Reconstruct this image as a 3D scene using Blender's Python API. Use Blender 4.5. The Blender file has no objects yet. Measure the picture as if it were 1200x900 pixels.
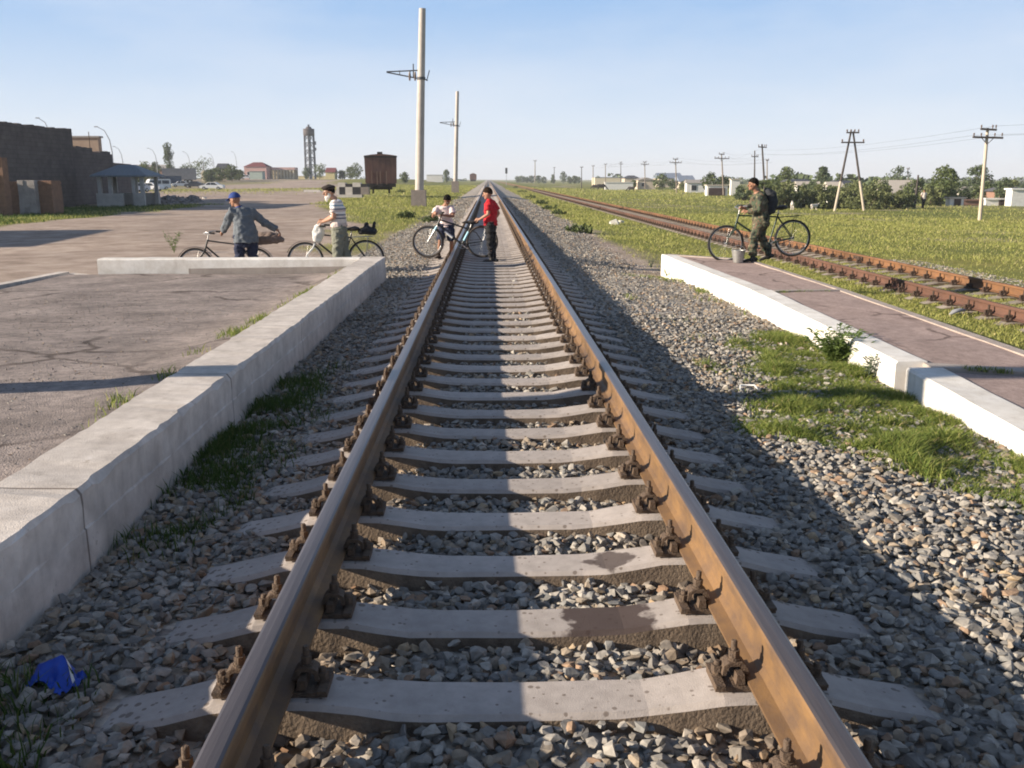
import bpy, bmesh, math, random
import numpy as np
from mathutils import Vector, Matrix
R = math.radians
rnd = random.Random(7)
rng = np.random.default_rng(11)
SC = bpy.context.scene
COL = SC.collection

# ---------------------------------------------------------------- camera geometry (1200x900 photo, focal 1110 px)
CAM = Vector((-0.10, 0.0, 1.40)); PITCH = R(12.2); YAW = R(1.41); FPX = 1110.0
FW = Vector((math.sin(YAW)*math.cos(PITCH), math.cos(YAW)*math.cos(PITCH), -math.sin(PITCH)))
RT = Vector((math.cos(YAW), -math.sin(YAW), 0))
UP = RT.cross(FW)
def ray(px, py): return FW + RT*((px-600)/FPX) - UP*((py-450)/FPX)
def gp(px, py, z=0.0):                      # photo point on the level z
    d = ray(px, py); t = (z-CAM.z)/d.z
    return CAM + d*t
def dp(px, py, Y):                          # photo point at distance Y down the line
    d = ray(px, py); t = (Y-CAM.y)/d.y
    return CAM + d*t
def lerp(a, b, t): return a+(b-a)*t

# ---------------------------------------------------------------- materials
MATS = {}
def mat(name, c1, c2=None, scale=8.0, rough=0.85, bump=0.0, bscale=None, c3=None, metal=0.0, big=0.0, island=0.0,
        objvar=0.0, stretch=None, spec=0.4, trans=0.0, detail=6.0, bdist=0.02):
    if name in MATS: return MATS[name]
    m = bpy.data.materials.new(name); m.use_nodes = True
    nt = m.node_tree; N = nt.nodes; L = nt.links
    b = N['Principled BSDF']
    b.inputs['Roughness'].default_value = rough; b.inputs['Metallic'].default_value = metal
    b.inputs['Specular IOR Level'].default_value = spec
    tc = N.new('ShaderNodeTexCoord'); vec = tc.outputs['Object']
    if stretch:
        mp = N.new('ShaderNodeMapping'); mp.inputs['Scale'].default_value = stretch
        L.new(vec, mp.inputs['Vector']); vec = mp.outputs['Vector']
    col = None
    if c2 is None: c2 = tuple(x*0.75 for x in c1)
    nz = N.new('ShaderNodeTexNoise'); nz.inputs['Scale'].default_value = scale; nz.inputs['Detail'].default_value = detail
    nz.inputs['Roughness'].default_value = 0.65
    L.new(vec, nz.inputs['Vector'])
    rp = N.new('ShaderNodeValToRGB'); e = rp.color_ramp.elements
    e[0].position = 0.33; e[0].color = (*c2, 1); e[1].position = 0.66; e[1].color = (*c1, 1)
    if c3:
        k = e.new(0.76); k.color = (*c3, 1)
    L.new(nz.outputs['Fac'], rp.inputs['Fac']); col = rp.outputs['Color']
    def mul(colsock, valsock):
        mx = N.new('ShaderNodeMix'); mx.data_type = 'RGBA'; mx.blend_type = 'MULTIPLY'; mx.inputs['Factor'].default_value = 1
        L.new(colsock, mx.inputs['A']); L.new(valsock, mx.inputs['B']); return mx.outputs['Result']
    def rng_(sock, lo, hi, a=0.0, bb=1.0):
        mr = N.new('ShaderNodeMapRange'); mr.inputs['From Min'].default_value = a; mr.inputs['From Max'].default_value = bb
        mr.inputs['To Min'].default_value = lo; mr.inputs['To Max'].default_value = hi
        L.new(sock, mr.inputs['Value']); return mr.outputs['Result']
    if big:
        n2 = N.new('ShaderNodeTexNoise'); n2.inputs['Scale'].default_value = scale*0.13; n2.inputs['Detail'].default_value = 4
        L.new(vec, n2.inputs['Vector']); col = mul(col, rng_(n2.outputs['Fac'], 1-big, 1+big, 0.3, 0.7))
    if island:
        g = N.new('ShaderNodeNewGeometry'); col = mul(col, rng_(g.outputs['Random Per Island'], 1-island, 1+island))
    if objvar:
        oi = N.new('ShaderNodeObjectInfo'); col = mul(col, rng_(oi.outputs['Random'], 1-objvar, 1+objvar))
    L.new(col, b.inputs['Base Color'])
    if bump:
        n3 = N.new('ShaderNodeTexNoise'); n3.inputs['Scale'].default_value = bscale or scale*4; n3.inputs['Detail'].default_value = 5
        L.new(vec, n3.inputs['Vector'])
        bp = N.new('ShaderNodeBump'); bp.inputs['Strength'].default_value = bump; bp.inputs['Distance'].default_value = bdist
        L.new(n3.outputs['Fac'], bp.inputs['Height']); L.new(bp.outputs['Normal'], b.inputs['Normal'])
    if trans:
        out = N['Material Output']; tr = N.new('ShaderNodeBsdfTranslucent'); L.new(col, tr.inputs['Color'])
        ms = N.new('ShaderNodeMixShader'); ms.inputs['Fac'].default_value = trans
        L.new(b.outputs['BSDF'], ms.inputs[1]); L.new(tr.outputs['BSDF'], ms.inputs[2]); L.new(ms.outputs['Shader'], out.inputs['Surface'])
    MATS[name] = m
    return m
def nodes_of(m): return m.node_tree.nodes, m.node_tree.links

# ---------------------------------------------------------------- mesh building
def sph_ring(n): return [2*math.pi*i/n for i in range(n)]
class MB:
    def __init__(s): s.v = []; s.f = []; s.mi = []; s.sm = []
    def add(s, vs, fs, mi=0, smooth=False):
        o = len(s.v); s.v += [tuple(p) for p in vs]
        for f in fs: s.f.append(tuple(i+o for i in f)); s.mi.append(mi); s.sm.append(smooth)
        return s
    def box(s, c, d, mi=0, rot=None, taper=(1, 1)):
        x, y, z = d[0]/2, d[1]/2, d[2]/2
        vs = [Vector((sx*x*(taper[0] if sz > 0 else 1), sy*y*(taper[1] if sz > 0 else 1), sz*z)) for sz in (-1, 1) for sx, sy in ((-1,-1),(1,-1),(1,1),(-1,1))]
        if rot is not None: vs = [rot @ p for p in vs]
        c = Vector(c); vs = [p+c for p in vs]
        return s.add(vs, [(3,2,1,0),(4,5,6,7),(0,1,5,4),(1,2,6,5),(2,3,7,6),(3,0,4,7)], mi)
    def hexa(s, lo, hi, mi=0):           # 4 lower and 4 upper corners, counter-clockwise from above
        return s.add(list(lo)+list(hi), [(3,2,1,0),(4,5,6,7),(0,1,5,4),(1,2,6,5),(2,3,7,6),(3,0,4,7)], mi)
    def prism(s, prof, axis, a, b, mi=0, smooth=False):   # profile of 2D points extruded along axis 'x','y','z'
        n = len(prof)
        def P(p, t):
            return {'x': (t, p[0], p[1]), 'y': (p[0], t, p[1]), 'z': (p[0], p[1], t)}[axis]
        vs = [P(p, a) for p in prof]+[P(p, b) for p in prof]
        fs = [(i, (i+1) % n, n+(i+1) % n, n+i) for i in range(n)]
        s.add(vs, fs, mi, smooth); s.add(vs, [tuple(range(n-1, -1, -1)), tuple(range(n, 2*n))], mi)
        return s
    def tube(s, pts, rad, n=8, mi=0, smooth=True, side=None, cap=0):
        # pts along a path; rad: number, list of numbers or list of (a, b); side: direction of a; cap: rounded end rings
        pts = [Vector(p) for p in pts]; k = len(pts)
        if not isinstance(rad, (list, tuple)): rad = [rad]*k
        rad = [r if isinstance(r, (list, tuple)) else (r, r) for r in rad]
        if cap:
            d0 = (pts[0]-pts[1]).normalized(); d1 = (pts[-1]-pts[-2]).normalized()
            pre = []; post = []
            for q in range(1, cap+1):
                an = math.pi/2*q/(cap+0.35)
                pre.insert(0, (pts[0]+d0*min(rad[0])*math.sin(an), (rad[0][0]*math.cos(an), rad[0][1]*math.cos(an))))
                post.append((pts[-1]+d1*min(rad[-1])*math.sin(an), (rad[-1][0]*math.cos(an), rad[-1][1]*math.cos(an))))
            pts = [p for p, _ in pre]+pts+[p for p, _ in post]; rad = [r for _, r in pre]+list(rad)+[r for _, r in post]; k = len(pts)
        vs = []; sd = Vector(side) if side is not None else None
        pu = None
        for i in range(k):
            t = (pts[min(i+1, k-1)]-pts[max(i-1, 0)])
            if t.length < 1e-9: t = Vector((0, 0, 1))
            t.normalize()
            if sd is not None: u = sd - t*sd.dot(t)
            elif pu is None: u = Vector((0, 0, 1)).cross(t) if abs(t.z) < 0.9 else Vector((1, 0, 0)) - t*t.x
            else: u = pu - t*pu.dot(t)
            if u.length < 1e-6: u = t.orthogonal()
            u.normalize(); w = t.cross(u); pu = u
            for a in sph_ring(n): vs.append(pts[i]+u*(rad[i][0]*math.cos(a))+w*(rad[i][1]*math.sin(a)))
        fs = [(i*n+j, i*n+(j+1) % n, (i+1)*n+(j+1) % n, (i+1)*n+j) for i in range(k-1) for j in range(n)]
        s.add(vs, fs, mi, smooth)
        s.add([vs[j] for j in range(n)], [tuple(range(n-1, -1, -1))], mi); s.add(vs[-n:], [tuple(range(n))], mi)
        return s
    def rod(s, a, b, r, n=6, mi=0): return s.tube([a, b], r, n, mi)
    def bar(s, a, b, w, h, mi=0):
        a = Vector(a); b = Vector(b); d = b-a; q = d.to_track_quat('Y', 'Z').to_matrix()
        return s.box((a+b)/2, (w, d.length, h), mi, q)
    def ball(s, c, r, nu=10, nv=7, mi=0, smooth=True, rot=None):
        r = r if isinstance(r, (list, tuple)) else (r, r, r); vs = []; c = Vector(c)
        for i in range(nv+1):
            th = math.pi*i/nv
            for j in range(nu):
                p = Vector((r[0]*math.sin(th)*math.cos(2*math.pi*j/nu), r[1]*math.sin(th)*math.sin(2*math.pi*j/nu), r[2]*math.cos(th)))
                if rot is not None: p = rot @ p
                vs.append(c+p)
        fs = [(i*nu+j, (i+1)*nu+j, (i+1)*nu+(j+1) % nu, i*nu+(j+1) % nu) for i in range(nv) for j in range(nu)]
        return s.add(vs, fs, mi, smooth)
    def torus(s, c, R_, r, axis='x', n=28, m=8, mi=0):
        vs = []; c = Vector(c)
        for i in range(n):
            a = 2*math.pi*i/n
            for j in range(m):
                b = 2*math.pi*j/m; q = R_+r*math.cos(b)
                p = (r*math.sin(b), q*math.cos(a), q*math.sin(a)) if axis == 'x' else (q*math.cos(a), q*math.sin(a), r*math.sin(b))
                vs.append(c+Vector(p))
        fs = [(i*m+j, i*m+(j+1) % m, ((i+1) % n)*m+(j+1) % m, ((i+1) % n)*m+j) for i in range(n) for j in range(m)]
        return s.add(vs, fs, mi, True)
    def build(s, name, mats, parent=None, loc=None):
        me = bpy.data.meshes.new(name); me.from_pydata(s.v, [], s.f)
        mats = mats if isinstance(mats, (list, tuple)) else [mats]
        for m in mats: me.materials.append(m)
        me.polygons.foreach_set('material_index', s.mi); me.polygons.foreach_set('use_smooth', s.sm)
        bm = bmesh.new(); bm.from_mesh(me); bmesh.ops.recalc_face_normals(bm, faces=bm.faces); bm.to_mesh(me); bm.free()
        me.update()
        return link(name, me, parent, loc)
def link(name, me, parent=None, loc=None):
    o = bpy.data.objects.new(name, me); COL.objects.link(o)
    if parent is not None: o.parent = parent
    if loc is not None: o.location = loc
    return o
def np_mesh(name, V, F, mats, smooth=False, attr=None, sizes=None):
    # V (n,3) array, F (m,k) array of equal polygons
    V = np.asarray(V, dtype=np.float32); F = np.asarray(F, dtype=np.int32)
    me = bpy.data.meshes.new(name); me.vertices.add(len(V)); me.vertices.foreach_set('co', V.ravel())
    m, k = F.shape; me.loops.add(m*k); me.loops.foreach_set('vertex_index', F.ravel())
    me.polygons.add(m); me.polygons.foreach_set('loop_start', np.arange(0, m*k, k, dtype=np.int32))
    try: me.polygons.foreach_set('loop_total', np.full(m, k, dtype=np.int32))
    except Exception: pass
    for x in (mats if isinstance(mats, (list, tuple)) else [mats]): me.materials.append(x)
    me.polygons.foreach_set('use_smooth', np.full(m, smooth, dtype=bool))
    if attr is not None:
        a = me.color_attributes.new('mask', 'FLOAT_COLOR', 'POINT'); a.data.foreach_set('color', np.asarray(attr, dtype=np.float32).ravel())
    me.update(calc_edges=True); me.validate()
    return me
def thing(name, label, cat, loc=(0, 0, 0), rz=0.0, group=None):
    o = bpy.data.objects.new(name, None); COL.objects.link(o); o.location = loc; o.rotation_euler = (0, 0, rz); o.empty_display_size = 0.2
    return tag(o, label, cat, group)
def tag(o, label, cat, group=None, kind=None):
    if label: o['label'] = label
    if cat: o['category'] = cat
    if group: o['group'] = group
    if kind: o['kind'] = kind
    return o
def struct(o, label=None):
    o['kind'] = 'structure'
    if label: o['label'] = label
    return o
def dup(o, parent=None):
    c = o.copy(); COL.objects.link(c); c.parent = parent
    for ch in list(o.children): dup(ch, c)
    return c
def fuse(mb, name, m, voxel, parent=None, smooth=2, loc=None):     # closed overlapping pieces become one continuous skin
    t = mb.build('t', m); me0 = t.data
    r = t.modifiers.new('r', 'REMESH'); r.mode = 'VOXEL'; r.voxel_size = voxel; r.use_smooth_shade = True
    if smooth:
        q = t.modifiers.new('s', 'SMOOTH'); q.iterations = smooth; q.factor = 0.5
    dg = bpy.context.evaluated_depsgraph_get(); dg.update()
    me = bpy.data.meshes.new_from_object(t.evaluated_get(dg)); me.name = name
    bpy.data.objects.remove(t); bpy.data.meshes.remove(me0)
    me.materials.clear()
    for x in (m if isinstance(m, (list, tuple)) else [m]): me.materials.append(x)
    return link(name, me, parent, loc)
def vnoise(x, y, s, seed=0):
    x = np.asarray(x)/s; y = np.asarray(y)/s; r = np.zeros(np.broadcast(x, y).shape); q = np.random.default_rng(seed)
    for k in range(7):
        a = q.uniform(0, 6.28); f = q.uniform(0.6, 1.9); ph = q.uniform(0, 6.28)
        r = r+np.sin((x*math.cos(a)+y*math.sin(a))*f*2.2+ph+1.3*np.sin((y*math.cos(a)-x*math.sin(a))*f+ph*2))
    return r/7*1.9
def sstep(a, b, x):
    t = np.clip((np.asarray(x, dtype=float)-a)/(b-a), 0, 1); return t*t*(3-2*t)

# ---------------------------------------------------------------- ground heights
_gx = [-4000, -60, -9, -6, -4.2, -2.6, 2.2, 3.7, 7, 10.6, 16, 30, 60, 4000]
_gz = [-.6, -.6, -.6, -.58, -.52, -.44, -.44, -.50, -.71, -.77, -.87, -1.2, -1.3, -1.3]
_hz = [-.6, -.6, -.35, -.36, -.4, -.44, -.44, -.56, -.71, -.77, -.87, -1.2, -1.3, -1.3]
def gz(x, y):
    x = np.asarray(x, dtype=float); y = np.asarray(y, dtype=float)
    t = sstep(22, 45, y)
    z = np.interp(x, _gx, _gz)*(1-t)+np.interp(x, _gx, _hz)*t
    u = np.clip(np.maximum(-(x+7.0), x-11.5)/8, 0, 1)
    z = z+2.0*sstep(190, 340, y)*sstep(-10, -45, x)*(1-sstep(480, 800, y))
    return z+u*0.06*vnoise(x, y, 6.0, 3)+np.clip((np.abs(x)-60)/200, 0, 1)*0.25*vnoise(x, y, 60, 4)
def G(x, y): return float(gz(x, y))
def gpt(px, py):                            # photo point on the terrain
    z = -0.6
    for _ in range(12):
        p = gp(px, py, z); z = G(p.x, p.y)
    return gp(px, py, z)
def on(px, Y):                              # photo column px at distance Y, standing on the terrain
    p = dp(px, 215, Y); return Vector((p.x, Y, G(p.x, Y)))
def zat(py, Y, px=600): return dp(px, py, Y).z
def bz(x, y):                               # ballast surface
    x = np.asarray(x, dtype=float); y = np.asarray(y, dtype=float)
    nearx = [-4.2, -3.4, -1.9, -1.3, -0.9, -0.72, -0.3, 0.3, 0.72, 0.9, 1.3, 1.7, 2.6, 3.7, 4.1]
    a = np.interp(x, nearx, [-.30, -.30, -.285, -.275, -.30, -.31, -.292, -.292, -.31, -.30, -.275, -.285, -.325, -.41, -.50])
    b = np.interp(x, nearx, [-.53, -.46, -.30, -.275, -.30, -.31, -.292, -.292, -.31, -.30, -.275, -.29, -.42, -.545, -.60])
    t = sstep(16.8, 18.4, y)
    return a*(1-t)+b*t+0.012*vnoise(x, y, 0.5, 8)
# left edge (A-D) and right edge of the low platform, slab by slab
kA = gp(775, 298, -.06); kB = gp(880, 340, -.10); kC = gp(1050, 424, -.14); kC2 = gp(1062, 431, -.155); kD = gp(1200, 508, -.22)
kD2 = kC2+(kD-kC2)*3.0; kD2.z = -.36
def kx(y): return np.interp(y, [kD2.y, kD.y, kC2.y, kC.y, kB.y, kA.y], [kD2.x, kD.x, kC2.x, kC.x, kB.x, kA.x])
HAZE = 0.0003
# ================================================================ camera, sun, sky
cam = bpy.data.cameras.new('camera'); co = bpy.data.objects.new('camera', cam); COL.objects.link(co)
co.location = CAM; co.rotation_euler = (math.pi/2-PITCH, 0, -YAW)
cam.sensor_width = 36; cam.lens = FPX/1200*36; cam.clip_start = 0.05; cam.clip_end = 12000
SC.camera = co
SUN_EL = R(17.6); SUN_BACK = R(10)           # low sun from the left, a little behind the camera
sd = Vector((-math.cos(SUN_BACK)*math.cos(SUN_EL), -math.sin(SUN_BACK)*math.cos(SUN_EL), math.sin(SUN_EL)))
sl = bpy.data.lights.new('sun', 'SUN'); sl.energy = 5.0; sl.angle = R(0.6); sl.color = (1.0, 0.86, 0.69)
so = bpy.data.objects.new('sun', sl); COL.objects.link(so); so.rotation_euler = sd.to_track_quat('Z', 'Y').to_euler()
W = bpy.data.worlds.new('World'); SC.world = W; W.use_nodes = True
N = W.node_tree.nodes; L = W.node_tree.links
bg = N['Background']
sky = N.new('ShaderNodeTexSky'); sky.sky_type = 'NISHITA'; sky.sun_disc = False
sky.sun_elevation = SUN_EL; sky.sun_rotation = math.atan2(sd.x, sd.y)
sky.altitude = 300; sky.air_density = 1.0; sky.dust_density = 0.6; sky.ozone_density = 2.0
tc = N.new('ShaderNodeTexCoord'); mp = N.new('ShaderNodeMapping'); mp.inputs['Scale'].default_value = (1, 1, 1.9); mp.inputs['Location'].default_value = (0, 0, 0.13)
nv = N.new('ShaderNodeVectorMath'); nv.operation = 'NORMALIZE'
L.new(tc.outputs['Generated'], mp.inputs['Vector']); L.new(mp.outputs['Vector'], nv.inputs[0]); L.new(nv.outputs['Vector'], sky.inputs['Vector'])
m2 = N.new('ShaderNodeMapping'); m2.inputs['Scale'].default_value = (1.6, 1.6, 6); L.new(tc.outputs['Generated'], m2.inputs['Vector'])
nz = N.new('ShaderNodeTexNoise'); nz.inputs['Scale'].default_value = 2.3; nz.inputs['Detail'].default_value = 7; nz.inputs['Roughness'].default_value = 0.55
L.new(m2.outputs['Vector'], nz.inputs['Vector'])
cr = N.new('ShaderNodeValToRGB'); cr.color_ramp.elements[0].position = 0.44; cr.color_ramp.elements[0].color = (0, 0, 0, 1)
cr.color_ramp.elements[1].position = 0.80; cr.color_ramp.elements[1].color = (0.38, 0.38, 0.38, 1); L.new(nz.outputs['Fac'], cr.inputs['Fac'])
mx = N.new('ShaderNodeMix'); mx.data_type = 'RGBA'; L.new(cr.outputs['Color'], mx.inputs['Factor'])
VEIL = 6.15
sz = N.new('ShaderNodeSeparateXYZ'); L.new(tc.outputs['Generated'], sz.inputs['Vector'])
vr = N.new('ShaderNodeValToRGB'); e = vr.color_ramp.elements            # pale veil of the low atmosphere
for k, (p, c) in enumerate([(0, (.80, .85, .92)), (.05, (.70, .805, .925)), (.17, (.33, .54, .86)), (.5, (.22, .44, .88))]):
    q_ = e[k] if k < 2 else e.new(p); q_.position = p; q_.color = (*c, 1)
L.new(sz.outputs['Z'], vr.inputs['Fac'])
vm = N.new('ShaderNodeVectorMath'); vm.operation = 'SCALE'; vm.inputs['Scale'].default_value = VEIL; L.new(vr.outputs['Color'], vm.inputs[0])
vf = N.new('ShaderNodeMapRange'); vf.inputs['From Min'].default_value = .2; vf.inputs['From Max'].default_value = .42; vf.inputs['To Min'].default_value = .92; vf.inputs['To Max'].default_value = 0.0
L.new(sz.outputs['Z'], vf.inputs['Value'])
mv = N.new('ShaderNodeMix'); mv.data_type = 'RGBA'; L.new(vf.outputs['Result'], mv.inputs['Factor']); L.new(sky.outputs['Color'], mv.inputs['A']); L.new(vm.outputs['Vector'], mv.inputs['B'])
L.new(mv.outputs['Result'], mx.inputs['A']); mx.inputs['B'].default_value = (.86*VEIL, .88*VEIL, .93*VEIL, 1)
L.new(mx.outputs['Result'], bg.inputs['Color']); bg.inputs['Strength'].default_value = 0.08
SC.view_settings.view_transform = 'Standard'; SC.view_settings.look = 'None'; SC.view_settings.exposure = 1.12; SC.view_settings.gamma = 1
SC.cycles.max_bounces = 5; SC.cycles.diffuse_bounces = 3; SC.cycles.transparent_max_bounces = 6
SC.cycles.use_denoising = True; SC.cycles.filter_width = 1.9

# ================================================================ terrain
def axis(lo, hi, step, far, grow=1.16):
    a = list(np.arange(lo, hi+1e-6, step)); s = step; x = hi
    while x < far: s *= grow; x += s; a.append(x)
    s = step; x = lo; pre = []
    while x > -far: s *= grow; x -= s; pre.insert(0, x)
    return np.array(pre+a)
ax = axis(-34, 40, 0.5, 5000); ay = axis(-8, 90, 0.6, 5000)
GX, GY = np.meshgrid(ax, ay); GZ = gz(GX, GY)
n = vnoise(GX, GY, 3.0, 21)*0.6+vnoise(GX, GY, 9, 22)*0.6
def grass_mask(x, y):
    x = np.asarray(x, dtype=float); y = np.asarray(y, dtype=float)
    n1 = vnoise(x, y, 2.4, 31); n2 = vnoise(x, y, 11, 32)
    right = sstep(3.3, 4.2, x+0.25*n1)
    edge = np.interp(y, [17, 21, 26, 41, 72, 100, 140, 220, 400], [-2.4, -4.3, -4.6, -5.8, -13, -15, -18, -28, -70])
    left = sstep(-0.6, 0.8, x-edge+0.7*n1)*sstep(19.5, 22.5, y+0.8*n1)*sstep(2.6, 3.6, -x+0.3*n1)
    lawn = sstep(-0.4, 0.8, -(x+19.5)+0.9*n1)*sstep(27, 36, y)*sstep(75, 62, y)
    far = sstep(105, 190, y)*(x < -5)*.8*sstep(-.5, .3, vnoise(x, y*.5, 22, 33))
    g = np.maximum.reduce([right, left, lawn, far*np.clip(0.62+0.4*n2, 0, 1)])
    return np.clip(g*np.clip(0.9+0.22*n2+0.12*n1, 0, 1.0), 0, 1)
gm = grass_mask(GX, GY)
dry = np.clip(0.5+0.35*vnoise(GX, GY, 8, 41)+0.25*vnoise(GX, GY, 2.5, 42), 0, 1)
soil = np.clip(sstep(0.55, 1.0, vnoise(GX, GY*1.8, 7, 51))*sstep(11, 13, GX)*sstep(30, 40, GY), 0, 1)
gm2 = gm*(1-0.65*soil)
mask = np.stack([gm2.ravel(), dry.ravel(), np.zeros(gm.size), np.ones(gm.size)], 1)
ny, nx = GX.shape; idx = np.arange(nx*ny).reshape(ny, nx)
F = np.stack([idx[:-1, :-1].ravel(), idx[:-1, 1:].ravel(), idx[1:, 1:].ravel(), idx[1:, :-1].ravel()], 1)
m = bpy.data.materials.new('ground'); m.use_nodes = True; MATS['ground'] = m; N, L = nodes_of(m); b = N['Principled BSDF']
b.inputs['Roughness'].default_value = 0.95; b.inputs['Specular IOR Level'].default_value = 0.1
at = N.new('ShaderNodeVertexColor'); at.layer_name = 'mask'; sp = N.new('ShaderNodeSeparateColor'); L.new(at.outputs['Color'], sp.inputs['Color'])
tcg = N.new('ShaderNodeTexCoord')
def noise(scale, detail=6, rgh=0.65):
    q = N.new('ShaderNodeTexNoise'); q.inputs['Scale'].default_value = scale; q.inputs['Detail'].default_value = detail
    q.inputs['Roughness'].default_value = rgh; L.new(tcg.outputs['Object'], q.inputs['Vector']); return q.outputs['Fac']
def ramp(sock, stops):
    r = N.new('ShaderNodeValToRGB'); e = r.color_ramp.elements
    while len(e) < len(stops): e.new(0.5)
    for k, (p, c) in enumerate(stops): e[k].position = p; e[k].color = (*c, 1)
    L.new(sock, r.inputs['Fac']); return r.outputs['Color']
def mixc(f, a, c, mode='MIX'):
    x = N.new('ShaderNodeMix'); x.data_type = 'RGBA'; x.blend_type = mode
    if isinstance(f, float): x.inputs['Factor'].default_value = f
    else: L.new(f, x.inputs['Factor'])
    L.new(a, x.inputs['A']); L.new(c, x.inputs['B']); return x.outputs['Result']
def math_(op, a, c):
    x = N.new('ShaderNodeMath'); x.operation = op
    for i, q in enumerate((a, c)):
        if isinstance(q, (int, float)): x.inputs[i].default_value = q
        else: L.new(q, x.inputs[i])
    return x.outputs[0]
dirt = ramp(noise(1.3, 8), [(0.3, (0.27, 0.21, 0.17)), (0.5, (0.41, 0.33, 0.275)), (0.70, (0.52, 0.435, 0.37))])
dirt = mixc(0.55, dirt, ramp(noise(0.13, 4), [(0.35, (0.62, 0.6, 0.6)), (0.65, (1.05, 1.03, 1.0))]), 'MULTIPLY')
grs = ramp(noise(2.2, 8, 0.75), [(0.30, (0.125, 0.135, 0.035)), (0.5, (0.225, 0.215, 0.06)), (0.72, (0.35, 0.30, 0.11))])
green = ramp(noise(3.0, 6, 0.75), [(0.3, (0.085, 0.115, 0.027)), (0.7, (0.19, 0.205, 0.055))])
gcol = mixc(sp.outputs['Green'], green, grs)
fac = math_('MULTIPLY', sp.outputs['Red'], 1.35); fac = math_('ADD', fac, math_('MULTIPLY', math_('SUBTRACT', noise(5.0, 8, 0.8), 0.55), 1.1))
fcl = N.new('ShaderNodeClamp'); L.new(fac, fcl.inputs['Value'])
fin = math_('MULTIPLY', fcl.outputs['Result'], math_('GREATER_THAN', sp.outputs['Red'], 0.02))
L.new(mixc(fin, dirt, gcol), b.inputs['Base Color'])
bp = N.new('ShaderNodeBump'); bp.inputs['Strength'].default_value = 0.7; bp.inputs['Distance'].default_value = 0.05
L.new(noise(9, 8, 0.8), bp.inputs['Height']); L.new(bp.outputs['Normal'], b.inputs['Normal'])
struct(link('ground', np_mesh('ground', np.stack([GX.ravel(), GY.ravel(), GZ.ravel()], 1), F, m, True, mask)))

# ================================================================ ballast
def stone_mat(name, cols, vor=None):
    m = bpy.data.materials.new(name); m.use_nodes = True; N, L = nodes_of(m); b = N['Principled BSDF']
    b.inputs['Roughness'].default_value = 0.85; b.inputs['Specular IOR Level'].default_value = 0.3
    tc = N.new('ShaderNodeTexCoord')
    r = N.new('ShaderNodeValToRGB'); e = r.color_ramp.elements; r.color_ramp.interpolation = 'CONSTANT' if not vor else 'LINEAR'
    while len(e) < len(cols): e.new(0.5)
    for k, (p, c) in enumerate(cols): e[k].position = p; e[k].color = (*c, 1)
    if vor:
        v = N.new('ShaderNodeTexVoronoi'); v.inputs['Scale'].default_value = vor; L.new(tc.outputs['Object'], v.inputs['Vector'])
        s = N.new('ShaderNodeSeparateColor'); L.new(v.outputs['Color'], s.inputs['Color']); L.new(s.outputs['Red'], r.inputs['Fac'])
        hgt = v.outputs['Distance']; st = 1.0
    else:
        g = N.new('ShaderNodeNewGeometry'); L.new(g.outputs['Random Per Island'], r.inputs['Fac'])
    q = N.new('ShaderNodeTexNoise'); q.inputs['Scale'].default_value = 45; q.inputs['Detail'].default_value = 5; L.new(tc.outputs['Object'], q.inputs['Vector'])
    mr = N.new('ShaderNodeMapRange'); mr.inputs['From Min'].default_value = 0.3; mr.inputs['From Max'].default_value = 0.7
    mr.inputs['To Min'].default_value = 0.74; mr.inputs['To Max'].default_value = 1.18; L.new(q.outputs['Fac'], mr.inputs['Value'])
    x = N.new('ShaderNodeMix'); x.data_type = 'RGBA'; x.blend_type = 'MULTIPLY'; x.inputs['Factor'].default_value = 1
    sxyz = N.new('ShaderNodeSeparateXYZ'); L.new(tc.outputs['Object'], sxyz.inputs['Vector'])      # brake dust and grease beside the rails
    def mth(op, a, c):
        k = N.new('ShaderNodeMath'); k.operation = op
        for i, z in enumerate((a, c)):
            if isinstance(z, (int, float)): k.inputs[i].default_value = z
            else: L.new(z, k.inputs[i])
        return k.outputs[0]
    dd = mth('ABSOLUTE', mth('SUBTRACT', mth('ABSOLUTE', sxyz.outputs['X'], 0), .80), 0)
    mrd = N.new('ShaderNodeMapRange'); mrd.inputs['From Min'].default_value = .08; mrd.inputs['From Max'].default_value = .38; mrd.inputs['To Min'].default_value = .65; mrd.inputs['To Max'].default_value = 0; L.new(dd, mrd.inputs['Value'])
    dm = N.new('ShaderNodeMix'); dm.data_type = 'RGBA'; dm.blend_type = 'MULTIPLY'; L.new(mrd.outputs['Result'], dm.inputs['Factor']); L.new(r.outputs['Color'], dm.inputs['A']); dm.inputs['B'].default_value = (.62, .46, .33, 1)
    L.new(dm.outputs['Result'], x.inputs['A']); L.new(mr.outputs['Result'], x.inputs['B']); L.new(x.outputs['Result'], b.inputs['Base Color'])
    bp = N.new('ShaderNodeBump'); bp.inputs['Strength'].default_value = 1.0 if vor else 0.5; bp.inputs['Distance'].default_value = 0.03 if vor else 0.006
    L.new(hgt if vor else q.outputs['Fac'], bp.inputs['Height']); L.new(bp.outputs['Normal'], b.inputs['Normal'])
    if vor: bp.invert = True
    return m
scol_ = [(0, (.235, .225, .21)), (.14, (.30, .285, .265)), (.28, (.185, .18, .175)), (.40, (.35, .33, .30)), (.52, (.26, .225, .185)),
        (.62, (.225, .225, .22)), (.74, (.30, .25, .195)), (.82, (.40, .375, .34)), (.90, (.27, .19, .135)), (.955, (.15, .14, .13)), (.975, (.36, .28, .19))]
scol = [(p, (c[0]*1.0, c[1]*.98, c[2]*.945)) for p, c in scol_]
M_stone = stone_mat('crushed_stone', scol)
M_bed = stone_mat('ballast_bed', [(p, tuple(x*1.35 for x in c)) for p, c in scol], vor=19)
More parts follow.
